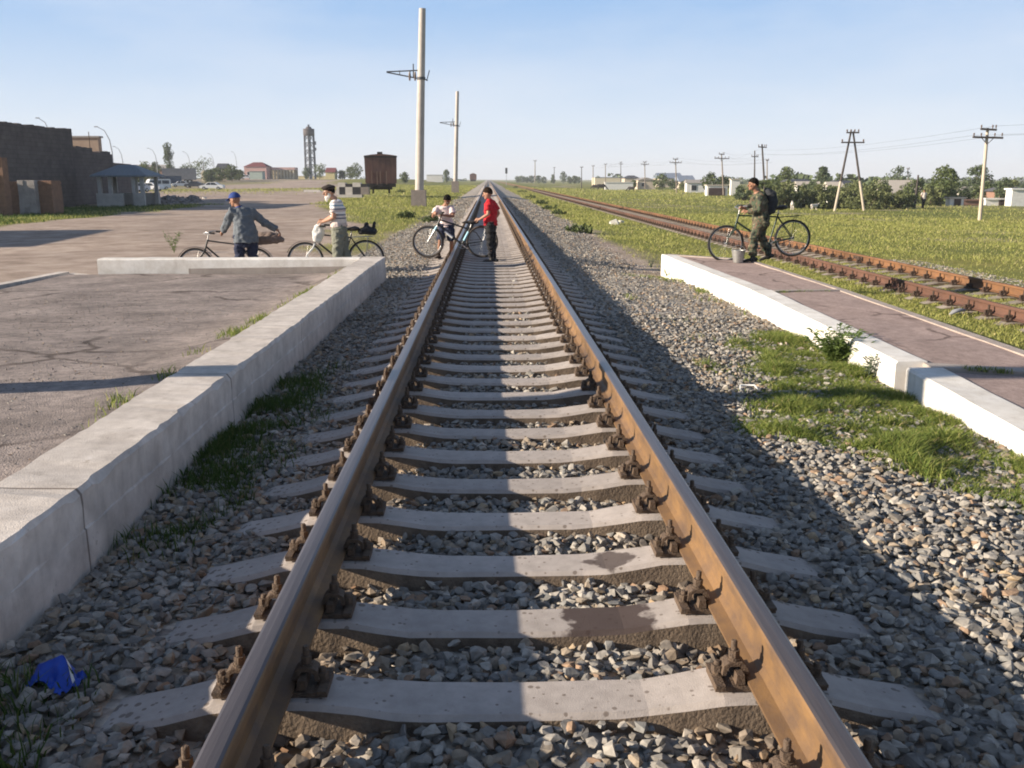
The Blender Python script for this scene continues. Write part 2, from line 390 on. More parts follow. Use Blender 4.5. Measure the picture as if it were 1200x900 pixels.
by = np.concatenate([np.arange(-1, 30, 0.25), np.arange(30, 120, 1.5), np.geomspace(120, 3000, 60)])
bx = np.array([-4.2, -3.8, -3.4, -2.6, -2.2, -1.9, -1.6, -1.3, -1.1, -.9, -.72, -.5, -.3, 0, .3, .5, .72, .9, 1.1, 1.3, 1.7, 2.1, 2.6, 3.1, 3.7, 4.1])
BX, BY = np.meshgrid(bx, by); BZ = bz(BX, BY)-0.022
ny, nx = BX.shape; idx = np.arange(nx*ny).reshape(ny, nx)
F = np.stack([idx[:-1, :-1].ravel(), idx[:-1, 1:].ravel(), idx[1:, 1:].ravel(), idx[1:, :-1].ravel()], 1)
struct(link('ballast_bed', np_mesh('ballast_bed', np.stack([BX.ravel(), BY.ravel(), BZ.ravel()], 1), F, M_bed, True)))

SL0, SLS = 2.80, 0.552
def hull_protos(k, npts, seed):
    out = []; q = np.random.default_rng(seed)
    for _ in range(k):
        bm = bmesh.new()
        p = q.normal(size=(npts, 3)); p /= np.linalg.norm(p, axis=1)[:, None]
        p *= q.uniform(0.75, 1.0, (npts, 1)); p *= np.array([1, q.uniform(.62, .95), q.uniform(.45, .8)])
        for c in p: bm.verts.new(c)
        r = bmesh.ops.convex_hull(bm, input=bm.verts)
        bmesh.ops.delete(bm, geom=[v for v in bm.verts if not v.link_faces], context='VERTS')
        bmesh.ops.triangulate(bm, faces=bm.faces[:]); bm.verts.index_update()
        out.append((np.array([v.co for v in bm.verts]), np.array([[v.index for v in f.verts] for f in bm.faces]))); bm.free()
    return out
def rotmats(n, q, tilt=None):
    a = q.normal(size=(n, 4)); a /= np.linalg.norm(a, axis=1)[:, None]; w, x, y, z = a.T
    return np.stack([1-2*(y*y+z*z), 2*(x*y-z*w), 2*(x*z+y*w), 2*(x*y+z*w), 1-2*(x*x+z*z), 2*(y*z-x*w), 2*(x*z-y*w), 2*(y*z+x*w), 1-2*(x*x+y*y)], 1).reshape(n, 3, 3)
def scatter_solid(pos, size, protos, q):
    n = len(pos); RM = rotmats(n, q); which = q.integers(0, len(protos), n); Vs = []; Fs = []; off = 0
    for k, (pv, pf) in enumerate(protos):
        s = np.where(which == k)[0]
        if not len(s): continue
        v = np.einsum('nij,vj->nvi', RM[s], pv)*size[s][:, None, None]; v[:, :, 2] *= 0.66; v += pos[s][:, None, :]
        f = pf[None]+(np.arange(len(s))*len(pv))[:, None, None]+off
        Vs.append(v.reshape(-1, 3)); Fs.append(f.reshape(-1, 3)); off += len(s)*len(pv)
    return np.concatenate(Vs), np.concatenate(Fs)
def stones(y0, y1, step, smin, smax, layers, protos, q, x0=-3.3, x1=3.95):
    P = []; S = []
    for l in range(layers):
        gx, gy = np.meshgrid(np.arange(x0, x1, step), np.arange(y0, y1, step))
        x = gx.ravel()+q.uniform(-.6, .6, gx.size)*step; y = gy.ravel()+q.uniform(-.6, .6, gx.size)*step
        keep = ~((y < 17.3) & (x < -1.86))
        keep &= ~((x > kx(y)-.01) & (y < kA.y+.1))
        t = np.abs(((y-SL0)/SLS+0.5) % 1-0.5)*SLS
        insl = (t < 0.115) & (np.abs(x) < 1.36)
        low = insl & (np.abs(x) > 1.2)
        keep &= ~insl
        # frame cull
        keep &= (x < (y+0.4)*0.72+0.6) & (x > -(y+0.4)*0.72-0.8)
        x = x[keep]; y = y[keep]
        s = smin+(smax-smin)*q.beta(1.6, 3.0, len(x))
        z = bz(x, y)+q.uniform(-.02, .012, len(x))+(s-0.03)*0.25
        P.append(np.stack([x, y, z], 1)); S.append(s)
    return np.concatenate(P), np.concatenate(S)
hp = hull_protos(40, 13, 1); hp2 = hull_protos(24, 9, 2); hp3 = hull_protos(16, 7, 5)
Vs = []; Fs = []; off = 0
for (y0, y1, st, a, c, ly, pr) in [(1.7, 6.2, .046, .017, .060, 2, hp), (6.2, 12, .054, .020, .058, 2, hp2), (12, 30, .075, .025, .055, 1, hp3), (30, 48, .11, .04, .07, 1, hp3), (48, 90, .20, .06, .11, 1, hp3)]:
    p, s = stones(y0, y1, st, a, c, ly, pr, rng); v, f = scatter_solid(p, s, pr, rng)
    Vs.append(v); Fs.append(f+off); off += len(v)
tag(link('ballast', np_mesh('ballast', np.concatenate(Vs), np.concatenate(Fs), M_stone)), 'grey and brown crushed stone ballast filling the track bed', 'ballast', kind='stuff')

# ================================================================ rails
M_rail = mat('rusty_rail', (.205, .118, .05), (.115, .072, .045), 11, .62, .3, 130, c3=(.25, .15, .068), stretch=(1, .55, 1), spec=.4, big=.35, detail=9, bdist=.004)
M_head = mat('worn_rail_head', (.17, .145, .14), (.10, .085, .085), 7, .32, .08, 90, stretch=(6, .15, 1), metal=.5, spec=.5)
M_rail2 = mat('red_rusty_rail', (.135, .066, .044), (.085, .046, .034), 9, .85, .25, 60, big=.3, c3=(.16, .08, .05), stretch=(1, .3, 1))
M_rail3 = mat('orange_rusty_rail', (.215, .105, .046), (.125, .066, .036), 9, .85, .25, 60, big=.3, c3=(.25, .125, .052), stretch=(1, .3, 1))
M_iron = mat('rusty_iron', (.13, .088, .058), (.065, .046, .034), 40, .75, .4, 140, c3=(.20, .13, .075))
M_iron2 = mat('dark_rusty_iron', (.085, .052, .036), (.04, .028, .022), 40, .8, .4, 140)
prof = [(-.075, -.18), (.075, -.18), (.075, -.171), (.03, -.158), (.012, -.140), (.0095, -.11), (.010, -.075), (.015, -.052), (.0365, -.042), (.0370, -.012),
        (.033, -.004), (.024, -.0005), (0, 0.001), (-.024, -.0005), (-.033, -.004), (-.0370, -.012), (-.0365, -.042), (-.015, -.052), (-.010, -.075), (-.0095, -.11), (-.012, -.140), (-.03, -.158), (-.075, -.171)]
TOPI = {9, 10, 11, 12, 13, 14}
def rail(name, x, z, ys, ms, label, group=None, cat='rail'):
    vs = []; fs = []; mi = []; n = len(prof)
    for y in ys: vs += [(p[0], y-ys[0], p[1]) for p in prof]
    for k in range(len(ys)-1):
        for i in range(n):
            fs.append((k*n+i, k*n+(i+1) % n, (k+1)*n+(i+1) % n, (k+1)*n+i)); mi.append(1 if i in TOPI and i in (10, 11, 12, 13) else 0)
    mb = MB(); mb.v = vs; mb.f = fs; mb.mi = mi; mb.sm = [False]*len(fs)
    mb.add([vs[i] for i in range(n)], [tuple(range(n))], 0); mb.add(vs[-n:], [tuple(range(n))], 0)
    o = mb.build(name, ms, None, (x, ys[0], z)); tag(o, label, cat, group); return o
ys = [1.2]+[5*k for k in range(1, 20)]+list(np.geomspace(100, 3200, 30))
rail('rail', -.7975, 0, ys, [M_rail, M_head], "left rail of the near main track, its inner side in shade")
rail('rail', .7975, 0, ys, [M_rail, M_head], 'right rail of the near main track, its ochre rusty inner side lit by the sun')
X2 = 8.56; Z2 = -.47
ys2 = [9.0]+[5*k for k in range(2, 20)]+list(np.geomspace(100, 3200, 30))
r2a = rail('rail', X2-.7975, Z2, ys2, [M_rail2, M_rail2], 'reddish brown rusty rail of the second track beside the low white platform')
r2b = rail('rail', X2+.7975, Z2, ys2, [M_rail3, M_rail2], 'orange rusty rail of the second track bordering the wide grass field')
fp = MB(); fp.box((-.022, 0, -.09), (.026, .62, .085)); fp.box((.022, 0, -.09), (.026, .62, .085))
for k in (-.2, -.07, .07, .2): fp.rod((-.055, k, -.09), (.055, k, -.09), .016)
fp.build('fishplate', M_iron2, r2b, (0, 15.1, 0))

# ================================================================ sleepers and rail fastenings
M_conc = mat('sleeper_concrete', (.43, .385, .355), (.35, .312, .285), 16, .9, .3, 220, big=.14, detail=10, bdist=.006, objvar=.10, spec=.25)
N, L = nodes_of(M_conc); b_ = N['Principled BSDF']; src = b_.inputs['Base Color'].links[0].from_socket; tc = N.new('ShaderNodeTexCoord')
vo = N.new('ShaderNodeTexVoronoi'); vo.inputs['Scale'].default_value = 26; L.new(tc.outputs['Object'], vo.inputs['Vector'])
nz = N.new('ShaderNodeTexNoise'); nz.inputs['Scale'].default_value = 9; nz.inputs['Detail'].default_value = 8; L.new(tc.outputs['Object'], nz.inputs['Vector'])
ad = N.new('ShaderNodeMath'); ad.operation = 'SUBTRACT'; L.new(vo.outputs['Distance'], ad.inputs[0]); mu = N.new('ShaderNodeMath'); mu.operation = 'MULTIPLY_ADD'; L.new(nz.outputs['Fac'], mu.inputs[0]); mu.inputs[1].default_value = 1.1; mu.inputs[2].default_value = -.50; L.new(mu.outputs[0], ad.inputs[1])
pm = N.new('ShaderNodeMapRange'); pm.inputs['From Min'].default_value = .05; pm.inputs['From Max'].default_value = .13; pm.inputs['To Min'].default_value = .8; pm.inputs['To Max'].default_value = 0; L.new(ad.outputs[0], pm.inputs['Value'])
px_ = N.new('ShaderNodeMix'); px_.data_type = 'RGBA'; L.new(pm.outputs['Result'], px_.inputs['Factor']); L.new(src, px_.inputs['A']); px_.inputs['B'].default_value = (.16, .13, .11, 1); L.new(px_.outputs['Result'], b_.inputs['Base Color'])
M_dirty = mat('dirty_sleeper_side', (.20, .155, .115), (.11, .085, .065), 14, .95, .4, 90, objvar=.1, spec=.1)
M_conc2 = mat('old_sleeper_concrete', (.33, .29, .25), (.22, .19, .16), 9, .9, .25, 100, objvar=.18, spec=.2)
M_oil = mat('oil_stain', (.15, .105, .09), (.10, .07, .062), 10, .7)
stx = [-1.35, -1.30, -1.12, -.98, -.90, -.70, -.64, -.52, -.40, -.30, 0, .30, .40, .52, .64, .70, .90, .98, 1.12, 1.30, 1.35]
stz = [-.300, -.282, -.250, -.214, -.205, -.205, -.207, -.226, -.243, -.249, -.251, -.249, -.243, -.226, -.207, -.205, -.205, -.214, -.250, -.282, -.300]
def sleeper_mesh(seed, m1, m2):
    q = random.Random(seed); vs = []; fs = []; mi = []
    for x, z in zip(stx, stz):
        e = q.uniform(-.003, .003); wt = .100+q.uniform(-.006, .006); wb = .145
        vs += [(x, -wb, -.43), (x, -wt-.008, z-.018), (x, -wt+.006, z+e), (x, wt-.006, z+e), (x, wt+.008, z-.018), (x, wb, -.43)]
    for k in range(len(stx)-1):
        for i in range(6):
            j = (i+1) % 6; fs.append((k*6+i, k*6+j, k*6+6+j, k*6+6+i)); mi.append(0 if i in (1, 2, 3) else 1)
    mb = MB(); mb.v = vs; mb.f = fs; mb.mi = mi; mb.sm = [False]*len(fs)
    n = len(stx)-1
    mb.add(vs[:6], [tuple(range(6))], 0); mb.add(vs[n*6:], [tuple(range(6))], 0)
    return mb
def ringnut(mb, x, y, z, r, h): mb.prism([(x+r*math.cos(a), y+r*math.sin(a)) for a in sph_ring(6)], 'z', z, z+h)
def bolt_mb(tall):
    b = MB()
    b.tube([(0, 0, 0), (0, 0, .012)], .025, 10); b.tube([(0, 0, .012), (0, 0, .024)], .020, 10); ringnut(b, 0, 0, .022, .0215, .024)
    b.tube([(0, 0, .045), (0, 0, .068+tall), (0, 0, .073+tall)], [.0125, .0125, .009], 8); return b
def clip_mb():                                # arched clamp over the rail foot; +x points to the rail
    c = MB(); w = .042
    pr = [(-.050, -.004), (-.034, -.004), (-.033, .020), (-.022, .032), (.012, .032), (.020, .016), (.024, .0), (.046, .0), (.046, .014), (.036, .034), (.022, .047), (-.026, .047), (-.044, .034)]
    c.prism(pr, 'y', -w/1.2, w/1.2); return c
def plate_mb():
    p = MB(); p.box((0, 0, .0), (.36, .135, .016))
    for s in (-1, 1):
        p.box((s*.098, .0, .028), (.030, .12, .034), taper=(.8, 1)); p.box((s*.165, 0, .012), (.03, .155, .01))
    return p
def near_fast(parent, x):
    pl = PLATE.copy(); COL.objects.link(pl); pl.parent = parent; pl.location = (x, 0, -.194)
    for s in (-1, 1):
        c = CLIP.copy(); COL.objects.link(c); c.parent = pl; c.location = (s*.105, 0, .022+.008); c.rotation_euler = (0, 0, math.pi if s > 0 else 0); c.scale = (.9, .8, .88)
        q = BOLT_T.copy(); COL.objects.link(q); q.parent = pl; q.location = (s*.107, 0, .066); q.scale = (.86, .86, .84); q.rotation_euler = (rnd.uniform(-.06, .06), rnd.uniform(-.06, .06), rnd.uniform(0, 3))
        q = BOLT_S.copy(); COL.objects.link(q); q.parent = pl; q.location = (s*.160, rnd.uniform(-.012, .012), .008); q.scale = (.9, .9, .85); q.rotation_euler = (rnd.uniform(-.08, .08), rnd.uniform(-.08, .08), rnd.uniform(0, 3))
    return pl
def fused_fast():
    m = MB(); m.box((0, 0, -.193), (.37, .16, .022))
    for s in (-1, 1):
        m.box((s*.098, 0, -.165), (.030, .12, .034)); m.box((s*.10, 0, -.13), (.07, .06, .05)); m.tube([(s*.107, 0, -.13), (s*.107, 0, -.035)], .018, 5)
        m.tube([(s*.160, 0, -.18), (s*.160, 0, -.11)], .024, 5)
    return m
tmp = [plate_mb().build('rail_plate', M_iron), clip_mb().build('clip', M_iron), bolt_mb(.012).build('bolt', M_iron), bolt_mb(-.010).build('bolt', M_iron)]
PLATE, CLIP, BOLT_T, BOLT_S = tmp
sl_me = []
for k in range(5):
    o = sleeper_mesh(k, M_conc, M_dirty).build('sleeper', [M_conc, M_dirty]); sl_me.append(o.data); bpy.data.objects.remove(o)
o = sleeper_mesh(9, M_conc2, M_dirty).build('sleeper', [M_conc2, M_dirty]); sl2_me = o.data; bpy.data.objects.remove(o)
o = fused_fast().build('rail_fastening', M_iron); ff_me = o.data; bpy.data.objects.remove(o)
o = fused_fast().build('rail_fastening', M_iron2); ff2_me = o.data; bpy.data.objects.remove(o)
def stained(name, xc, hw_, dark, soft):
    m = M_conc.copy(); m.name = name; N, L = nodes_of(m); b_ = N['Principled BSDF']; src = b_.inputs['Base Color'].links[0].from_socket
    tc = N.new('ShaderNodeTexCoord'); sx = N.new('ShaderNodeSeparateXYZ'); L.new(tc.outputs['Object'], sx.inputs['Vector'])
    def mth(op, *a):
        x = N.new('ShaderNodeMath'); x.operation = op
        for i, q in enumerate(a):
            if isinstance(q, (int, float)): x.inputs[i].default_value = q
            else: L.new(q, x.inputs[i])
        return x.outputs[0]
    nz = N.new('ShaderNodeTexNoise'); nz.inputs['Scale'].default_value = 14; nz.inputs['Detail'].default_value = 6; L.new(tc.outputs['Object'], nz.inputs['Vector'])
    d = mth('ADD', mth('DIVIDE', mth('ABSOLUTE', mth('SUBTRACT', sx.outputs['X'], xc)), hw_), mth('MULTIPLY', mth('SUBTRACT', nz.outputs['Fac'], .5), 1.5))
    if soft: d = mth('ADD', d, mth('MULTIPLY', mth('ABSOLUTE', sx.outputs['Y']), 9.0))
    mr = N.new('ShaderNodeMapRange'); mr.inputs['From Min'].default_value = .85; mr.inputs['From Max'].default_value = 1.05; mr.inputs['To Min'].default_value = dark; mr.inputs['To Max'].default_value = 0; L.new(d, mr.inputs['Value'])
    mx = N.new('ShaderNodeMix'); mx.data_type = 'RGBA'; L.new(mr.outputs['Result'], mx.inputs['Factor']); L.new(src, mx.inputs['A']); mx.inputs['B'].default_value = (.045, .028, .026, 1); L.new(mx.outputs['Result'], b_.inputs['Base Color'])
    return m
STAIN = {1: stained('oil_stained_concrete', .34, .17, .9, False), 2: stained('scuffed_concrete', .43, .12, .8, True)}
for k_, m_ in STAIN.items():
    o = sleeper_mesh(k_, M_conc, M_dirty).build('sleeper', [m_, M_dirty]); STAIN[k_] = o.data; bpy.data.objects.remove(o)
ORD = ['nearest', 'second nearest', 'third nearest', 'fourth nearest', 'fifth nearest', 'sixth nearest', 'seventh nearest', 'eighth nearest', 'ninth nearest', 'tenth nearest', 'eleventh nearest', 'twelfth nearest']
special = {0: 'nearest pale concrete sleeper crossing the bottom of the photo between both rails, clean and pitted',
           1: "near concrete sleeper with a large dark oil stain on its right half",
           2: "concrete sleeper with a small dark scuff, just beyond the oil stained one",
           -1: "concrete sleeper cut off by the bottom edge, only its rusty bolts showing"}
for k in range(-1, 118):
    y = SL0+k*SLS+(rnd.uniform(-.012, .012) if k > 3 else 0)
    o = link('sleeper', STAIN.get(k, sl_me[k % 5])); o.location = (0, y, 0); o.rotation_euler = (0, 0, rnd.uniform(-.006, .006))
    if k in special: lb = special[k]
    elif k < 12: lb = f"weathered concrete sleeper of the near track, {ORD[k]} to the bottom edge"
    elif y < 19.5: lb = "weathered concrete sleeper of the near track, middle distance before the boys' bicycle"
    else: lb = 'weathered concrete sleeper of the near track, far off beyond the boys with the bicycle'
    tag(o, lb, 'sleeper', 'concrete sleepers of the near track')
    if k < 36:
        for x in (-.7975, .7975): near_fast(o, x)
    else:
        for x in (-.7975, .7975): f = link('rail_fastening', ff_me, o); f.location = (x, 0, 0)
for o in tmp: bpy.data.objects.remove(o)
def merged(name, me_list, ys, x0, z0, xs, ms):
    V = []; Fq = {}; mb = MB()
    for y in ys:
        for me, xx in me_list:
            mb.add([(v.co.x+xx, v.co.y+y-ys[0], v.co.z) for v in me.vertices], [tuple(p.vertices) for p in me.polygons])
            mi = [p.material_index for p in me.polygons]; mb.mi[-len(mi):] = [len(ms)-1 if me in (ff_me, ff2_me) else i for i in mi]
    o = mb.build(name, ms); o.location = (x0, ys[0], z0); return o
ysf = [SL0+k*SLS for k in range(118, 420)]
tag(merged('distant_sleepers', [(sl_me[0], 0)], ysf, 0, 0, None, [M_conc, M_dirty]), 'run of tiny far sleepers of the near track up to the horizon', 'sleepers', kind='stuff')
for k in range(0, 100):
    y = 11.3+k*.625+rnd.uniform(-.03, .03)
    o = link('sleeper', sl2_me); o.location = (X2, y, Z2); o.rotation_euler = (0, 0, rnd.uniform(-.015, .015))
    lb = 'grassy old concrete sleeper of the rusty second track, beside the low white platform' if y < 19 else 'old concrete sleeper of the rusty second track, behind the man in camouflage and further away'
    tag(o, lb, 'sleeper', 'concrete sleepers of the rusty second track')
    for x in (-.7975, .7975): f = link('rail_fastening', ff2_me, o); f.location = (x, 0, 0)
ysf = [11.3+k*.625 for k in range(100, 300)]
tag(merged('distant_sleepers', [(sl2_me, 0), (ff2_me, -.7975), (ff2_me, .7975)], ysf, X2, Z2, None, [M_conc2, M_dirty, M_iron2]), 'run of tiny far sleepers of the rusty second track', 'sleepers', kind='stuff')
# ================================================================ platforms
M_white = mat('whitewash', (.80, .78, .74), (.62, .585, .53), 5, .9, .4, 110, detail=10, bdist=.008, c3=(.86, .84, .8), big=.1, spec=.2)
M_kerb = mat('worn_whitewashed_concrete', (.68, .62, .56), (.47, .42, .375), 6, .9, .4, 140, detail=11, bdist=.008, c3=(.76, .70, .65), big=.15, spec=.2)
M_edge = mat('edge_concrete', (.40, .345, .305), (.30, .25, .22), 6, .9, .3, 60, c3=(.52, .46, .42))
M_slab = mat('pale_concrete', (.40, .35, .31), (.30, .26, .23), 3, .9, .3, 60)
M_asph = mat('dusty_asphalt', (.35, .295, .265), (.20, .172, .16), 9.0, .95, .8, 90, c3=(.46, .395, .35), big=.28, spec=.15, detail=12, bdist=.012)
M_red = mat('reddish_asphalt', (.44, .335, .295), (.31, .232, .205), 9, .95, .5, 80, c3=(.53, .40, .345), big=.14, spec=.2, detail=9, bdist=.01)
def weather(m, streak=.3, joint=0.0, crack=0.0):
    N, L = nodes_of(m); b_ = N['Principled BSDF']; col = b_.inputs['Base Color'].links[0].from_socket; tc = N.new('ShaderNodeTexCoord')
    def mul(fac, colr, sock):
        x = N.new('ShaderNodeMix'); x.data_type = 'RGBA'; x.blend_type = 'MULTIPLY'; L.new(fac, x.inputs['Factor']); L.new(sock, x.inputs['A']); x.inputs['B'].default_value = (*colr, 1); return x.outputs['Result']
    def mrng(s_, a, b, lo, hi):
        k = N.new('ShaderNodeMapRange'); k.inputs['From Min'].default_value = a; k.inputs['From Max'].default_value = b; k.inputs['To Min'].default_value = lo; k.inputs['To Max'].default_value = hi; L.new(s_, k.inputs['Value']); return k.outputs['Result']
    if streak:
        mp = N.new('ShaderNodeMapping'); mp.inputs['Scale'].default_value = (5, 5, .7); L.new(tc.outputs['Object'], mp.inputs['Vector'])
        nz = N.new('ShaderNodeTexNoise'); nz.inputs['Scale'].default_value = 1.6; nz.inputs['Detail'].default_value = 9; nz.inputs['Roughness'].default_value = .7; L.new(mp.outputs['Vector'], nz.inputs['Vector'])
        col = mul(mrng(nz.outputs['Fac'], .54, .74, 0, 1), (1-streak, 1-streak*1.05, 1-streak*1.1), col)
        n2 = N.new('ShaderNodeTexNoise'); n2.inputs['Scale'].default_value = 7; n2.inputs['Detail'].default_value = 9; n2.inputs['Roughness'].default_value = .75; L.new(tc.outputs['Object'], n2.inputs['Vector'])
        col = mul(mrng(n2.outputs['Fac'], .63, .68, 0, .8), (.62, .58, .54), col)
    if joint:
        sx = N.new('ShaderNodeSeparateXYZ'); L.new(tc.outputs['Object'], sx.inputs['Vector']); k = N.new('ShaderNodeMath'); k.operation = 'PINGPONG'; k.inputs[1].default_value = joint; L.new(sx.outputs['Y'], k.inputs[0])
        col = mul(mrng(k.outputs[0], .004, .010, .85, 0), (.28, .25, .23), col)
    if crack:
        nz = N.new('ShaderNodeTexNoise'); nz.inputs['Scale'].default_value = 2.2; nz.inputs['Detail'].default_value = 6; L.new(tc.outputs['Object'], nz.inputs['Vector'])
        wp_ = N.new('ShaderNodeMix'); wp_.data_type = 'RGBA'; wp_.inputs['Factor'].default_value = .30; L.new(tc.outputs['Object'], wp_.inputs['A']); L.new(nz.outputs['Color'], wp_.inputs['B'])
        vo = N.new('ShaderNodeTexVoronoi'); vo.feature = 'DISTANCE_TO_EDGE'; vo.inputs['Scale'].default_value = crack; L.new(wp_.outputs['Result'], vo.inputs['Vector'])
        n3 = N.new('ShaderNodeTexNoise'); n3.inputs['Scale'].default_value = .9; L.new(tc.outputs['Object'], n3.inputs['Vector'])
        f = N.new('ShaderNodeMath'); f.operation = 'MULTIPLY'; L.new(mrng(vo.outputs['Distance'], .006, .020, .85, 0), f.inputs[0]); L.new(mrng(n3.outputs['Fac'], .42, .55, 0, 1), f.inputs[1]); col = mul(f.outputs[0], (.35, .33, .32), col)
        n4 = N.new('ShaderNodeTexNoise'); n4.inputs['Scale'].default_value = 34; n4.inputs['Detail'].default_value = 4; n4.inputs['Roughness'].default_value = .8; L.new(tc.outputs['Object'], n4.inputs['Vector'])
        col = mul(mrng(n4.outputs['Fac'], .54, .62, 0, .75), (.55, .54, .55), col)
    L.new(col, b_.inputs['Base Color'])
weather(M_kerb, .28, 1.25); weather(M_white, .14, 0); weather(M_asph, 0, 0, .55); weather(M_red, 0, 0, .8); weather(M_slab, .2)
q = random.Random(5)
pl = thing('platform', 'grey dusty asphalt platform with thick whitewashed kerb, left of the near track', 'platform', (-1.89, 4, 0))
# kerb along the track: rough edges
XR, XL, KZ = -1.89, -2.285, .08
def rough_strip(pts, mats, name, parent, jit=.008):
    # pts: list of stations, each a closed ring of points
    mb = MB(); n = len(pts[0])
    for ring in pts: mb.v += [tuple(Vector(p)+Vector((q.uniform(-jit, jit), 0, q.uniform(-jit, jit)))) for p in ring]
    for k in range(len(pts)-1):
        for i in range(n): mb.f.append((k*n+i, k*n+(i+1) % n, k*n+n+(i+1) % n, k*n+n+i))
    mb.f += [tuple(range(n)), tuple(range(len(pts)*n-n, len(pts)*n))]
    mb.mi = [0]*len(mb.f); mb.sm = [False]*len(mb.f)
    return mb.build(name, mats, parent)
KY1 = gp(447, 301, KZ).y
ysk = np.arange(-2, KY1, .09).tolist()+[KY1]
rings = []
for y in ysk:
    w = .004*math.sin(y*1.7)+.003*math.sin(y*5.1); ch = q.uniform(.008, .03) if q.random() < .16 else 0
    rings.append([Vector((XR+.006+w, y, -.62))-pl.location, Vector((XR+w, y, -.115))-pl.location, Vector((XR-.006+w, y, -.108))-pl.location, Vector((XR-.004+w-ch*.4, y, KZ-.022-ch))-pl.location,
                  Vector((XR-.02+w-ch, y, KZ-ch*.3))-pl.location, Vector((XL+w, y, KZ+.003))-pl.location, Vector((XL-.01, y, -.3))-pl.location])
rough_strip(rings, M_kerb, 'kerb', pl, .0045)
# end wall
wx0 = gp(116, 303, KZ).x
rings = []
for x in np.linspace(wx0, XL-.02, 24):
    rings.append([Vector((x, KY1-.33, -.62))-pl.location, Vector((x, KY1-.33, KZ-.02))-pl.location, Vector((x, KY1-.31, KZ+.002))-pl.location, Vector((x, KY1-.02, KZ))-pl.location, Vector((x, KY1, KZ-.02))-pl.location, Vector((x, KY1, -.62))-pl.location])
rough_strip(rings, M_white, 'end_wall', pl, .004)
# asphalt
axs = np.concatenate([np.arange(-16, -2.6, .4), [-2.45, XL-.004]]); ays = np.arange(-3, KY1-.3, .3)
AX, AY = np.meshgrid(axs, ays)
def az(x, y): return .045-.165*sstep(4, 13, y)*sstep(-2.3, -2.9, x)-.05*sstep(8, 13, y)+.012*vnoise(x, y, 1.4, 61)*sstep(-2.3, -3.2, x)
AZ = az(AX, AY); ny, nx = AX.shape; idx = np.arange(nx*ny).reshape(ny, nx)
F = np.stack([idx[:-1, :-1].ravel(), idx[:-1, 1:].ravel(), idx[1:, 1:].ravel(), idx[1:, :-1].ravel()], 1)
keep = ((AX[:-1, :-1] > -7.5)).ravel(); F = F[keep]
link('asphalt_surface', np_mesh('asphalt_surface', np.stack([AX.ravel()+1.89, AY.ravel()-4, AZ.ravel()], 1), F, M_asph, True), pl)
s0 = gp(232, 318, -.15)
MB().hexa([(s0.x, s0.y, -.5), (XL-.02, s0.y, -.5), (XL-.02, KY1-.335, -.5), (s0.x-.1, KY1-.335, -.5)], [(s0.x, s0.y, -.155), (XL-.02, s0.y, -.13), (XL-.02, KY1-.335, -.05), (s0.x-.1, KY1-.335, -.085)]).build('paving_slab', M_slab, pl, (1.89, -4, 0))
mb = MB(); e0 = gp(75, 318, -.15); e1 = gp(0, 330, -.12)
pts = [(e0.x-.9, KY1-.1), (e0.x+.0, e0.y), (e1.x, e1.y), (e1.x-.5, e1.y-4), (e1.x-1.0, e1.y-12)]
for a, c in zip(pts[1:-1], pts[2:]): mb.bar((a[0], a[1], -.335), (c[0], c[1], -.335), .17, .36)
mb.bar((wx0-.05, KY1-.4, -.37), (e0.x+.06, e0.y+.1, -.37), .12, .36)
mb.build('back_kerb', M_kerb, pl, (1.89, -4, 0))

qq = np.random.default_rng(31); n_ = 9000; x = qq.uniform(-7.2, -2.35, n_); y = qq.uniform(3.2, 14, n_); k_ = qq.uniform(0, 1, n_) < np.clip(.5+.6*vnoise(x, y, .9, 35), .05, 1); x = x[k_]; y = y[k_]
v_, f_ = scatter_solid(np.stack([x, y, az(x, y)+.002], 1), qq.uniform(.005, .016, len(x)), hp3, qq); tag(link('grit', np_mesh('grit', v_, f_, M_stone)), 'loose grit scattered over the dusty asphalt of the left platform', 'grit', kind='stuff')
lp = thing('low_platform', 'low reddish asphalt platform with bright whitewashed kerbs between the two tracks', 'platform', (4.4, 10, -.2))
o_ = lp.location
def loc(x, y, z): return Vector((x, y, z))-o_
def edge_line(pl_, zs): return [(gp(px, py, z), z) for (px, py), z in zip(pl_, zs)]
# three slabs, sinking towards the camera. left top edge / right edge points
A, B, C, C2, D, D2 = kA, kB, kC, kC2, kD, kD2
Ar = gp(876, 304, -.06); Br = gp(985, 339, -.11); Cr = gp(1200, 412, -.17); Crr = Vector((Cr.x-.02, C.y-.15, -.185)); D2r = Vector((Cr.x+.03, D2.y, -.36))
def kerbseg(P, Q, w, name, mats, flip=1, drop=.6, n=14, proud=.004):
    rings = []
    for k in range(n+1):
        c = P.lerp(Q, k/n); t = (Q-P).normalized(); nrm = Vector((t.y, -t.x, 0))*flip
        if nrm.x*flip < 0: nrm = -nrm
        i_ = c+nrm*w
        z0 = min(c.z-drop, -.75)
        rings.append([Vector((c.x, c.y, z0))-o_, Vector((c.x, c.y, c.z-.015))-o_, c+nrm*.015+Vector((0, 0, proud))-o_, i_+Vector((0, 0, proud))-o_, Vector((i_.x, i_.y, z0))-o_])
    rough_strip(rings, mats, name, lp, .004)
kerbseg(A, B, .25, 'kerb', M_white); kerbseg(B+(C-B)*.004, C, .27, 'kerb', M_white); kerbseg(C2, D2, .30, 'kerb', M_white)
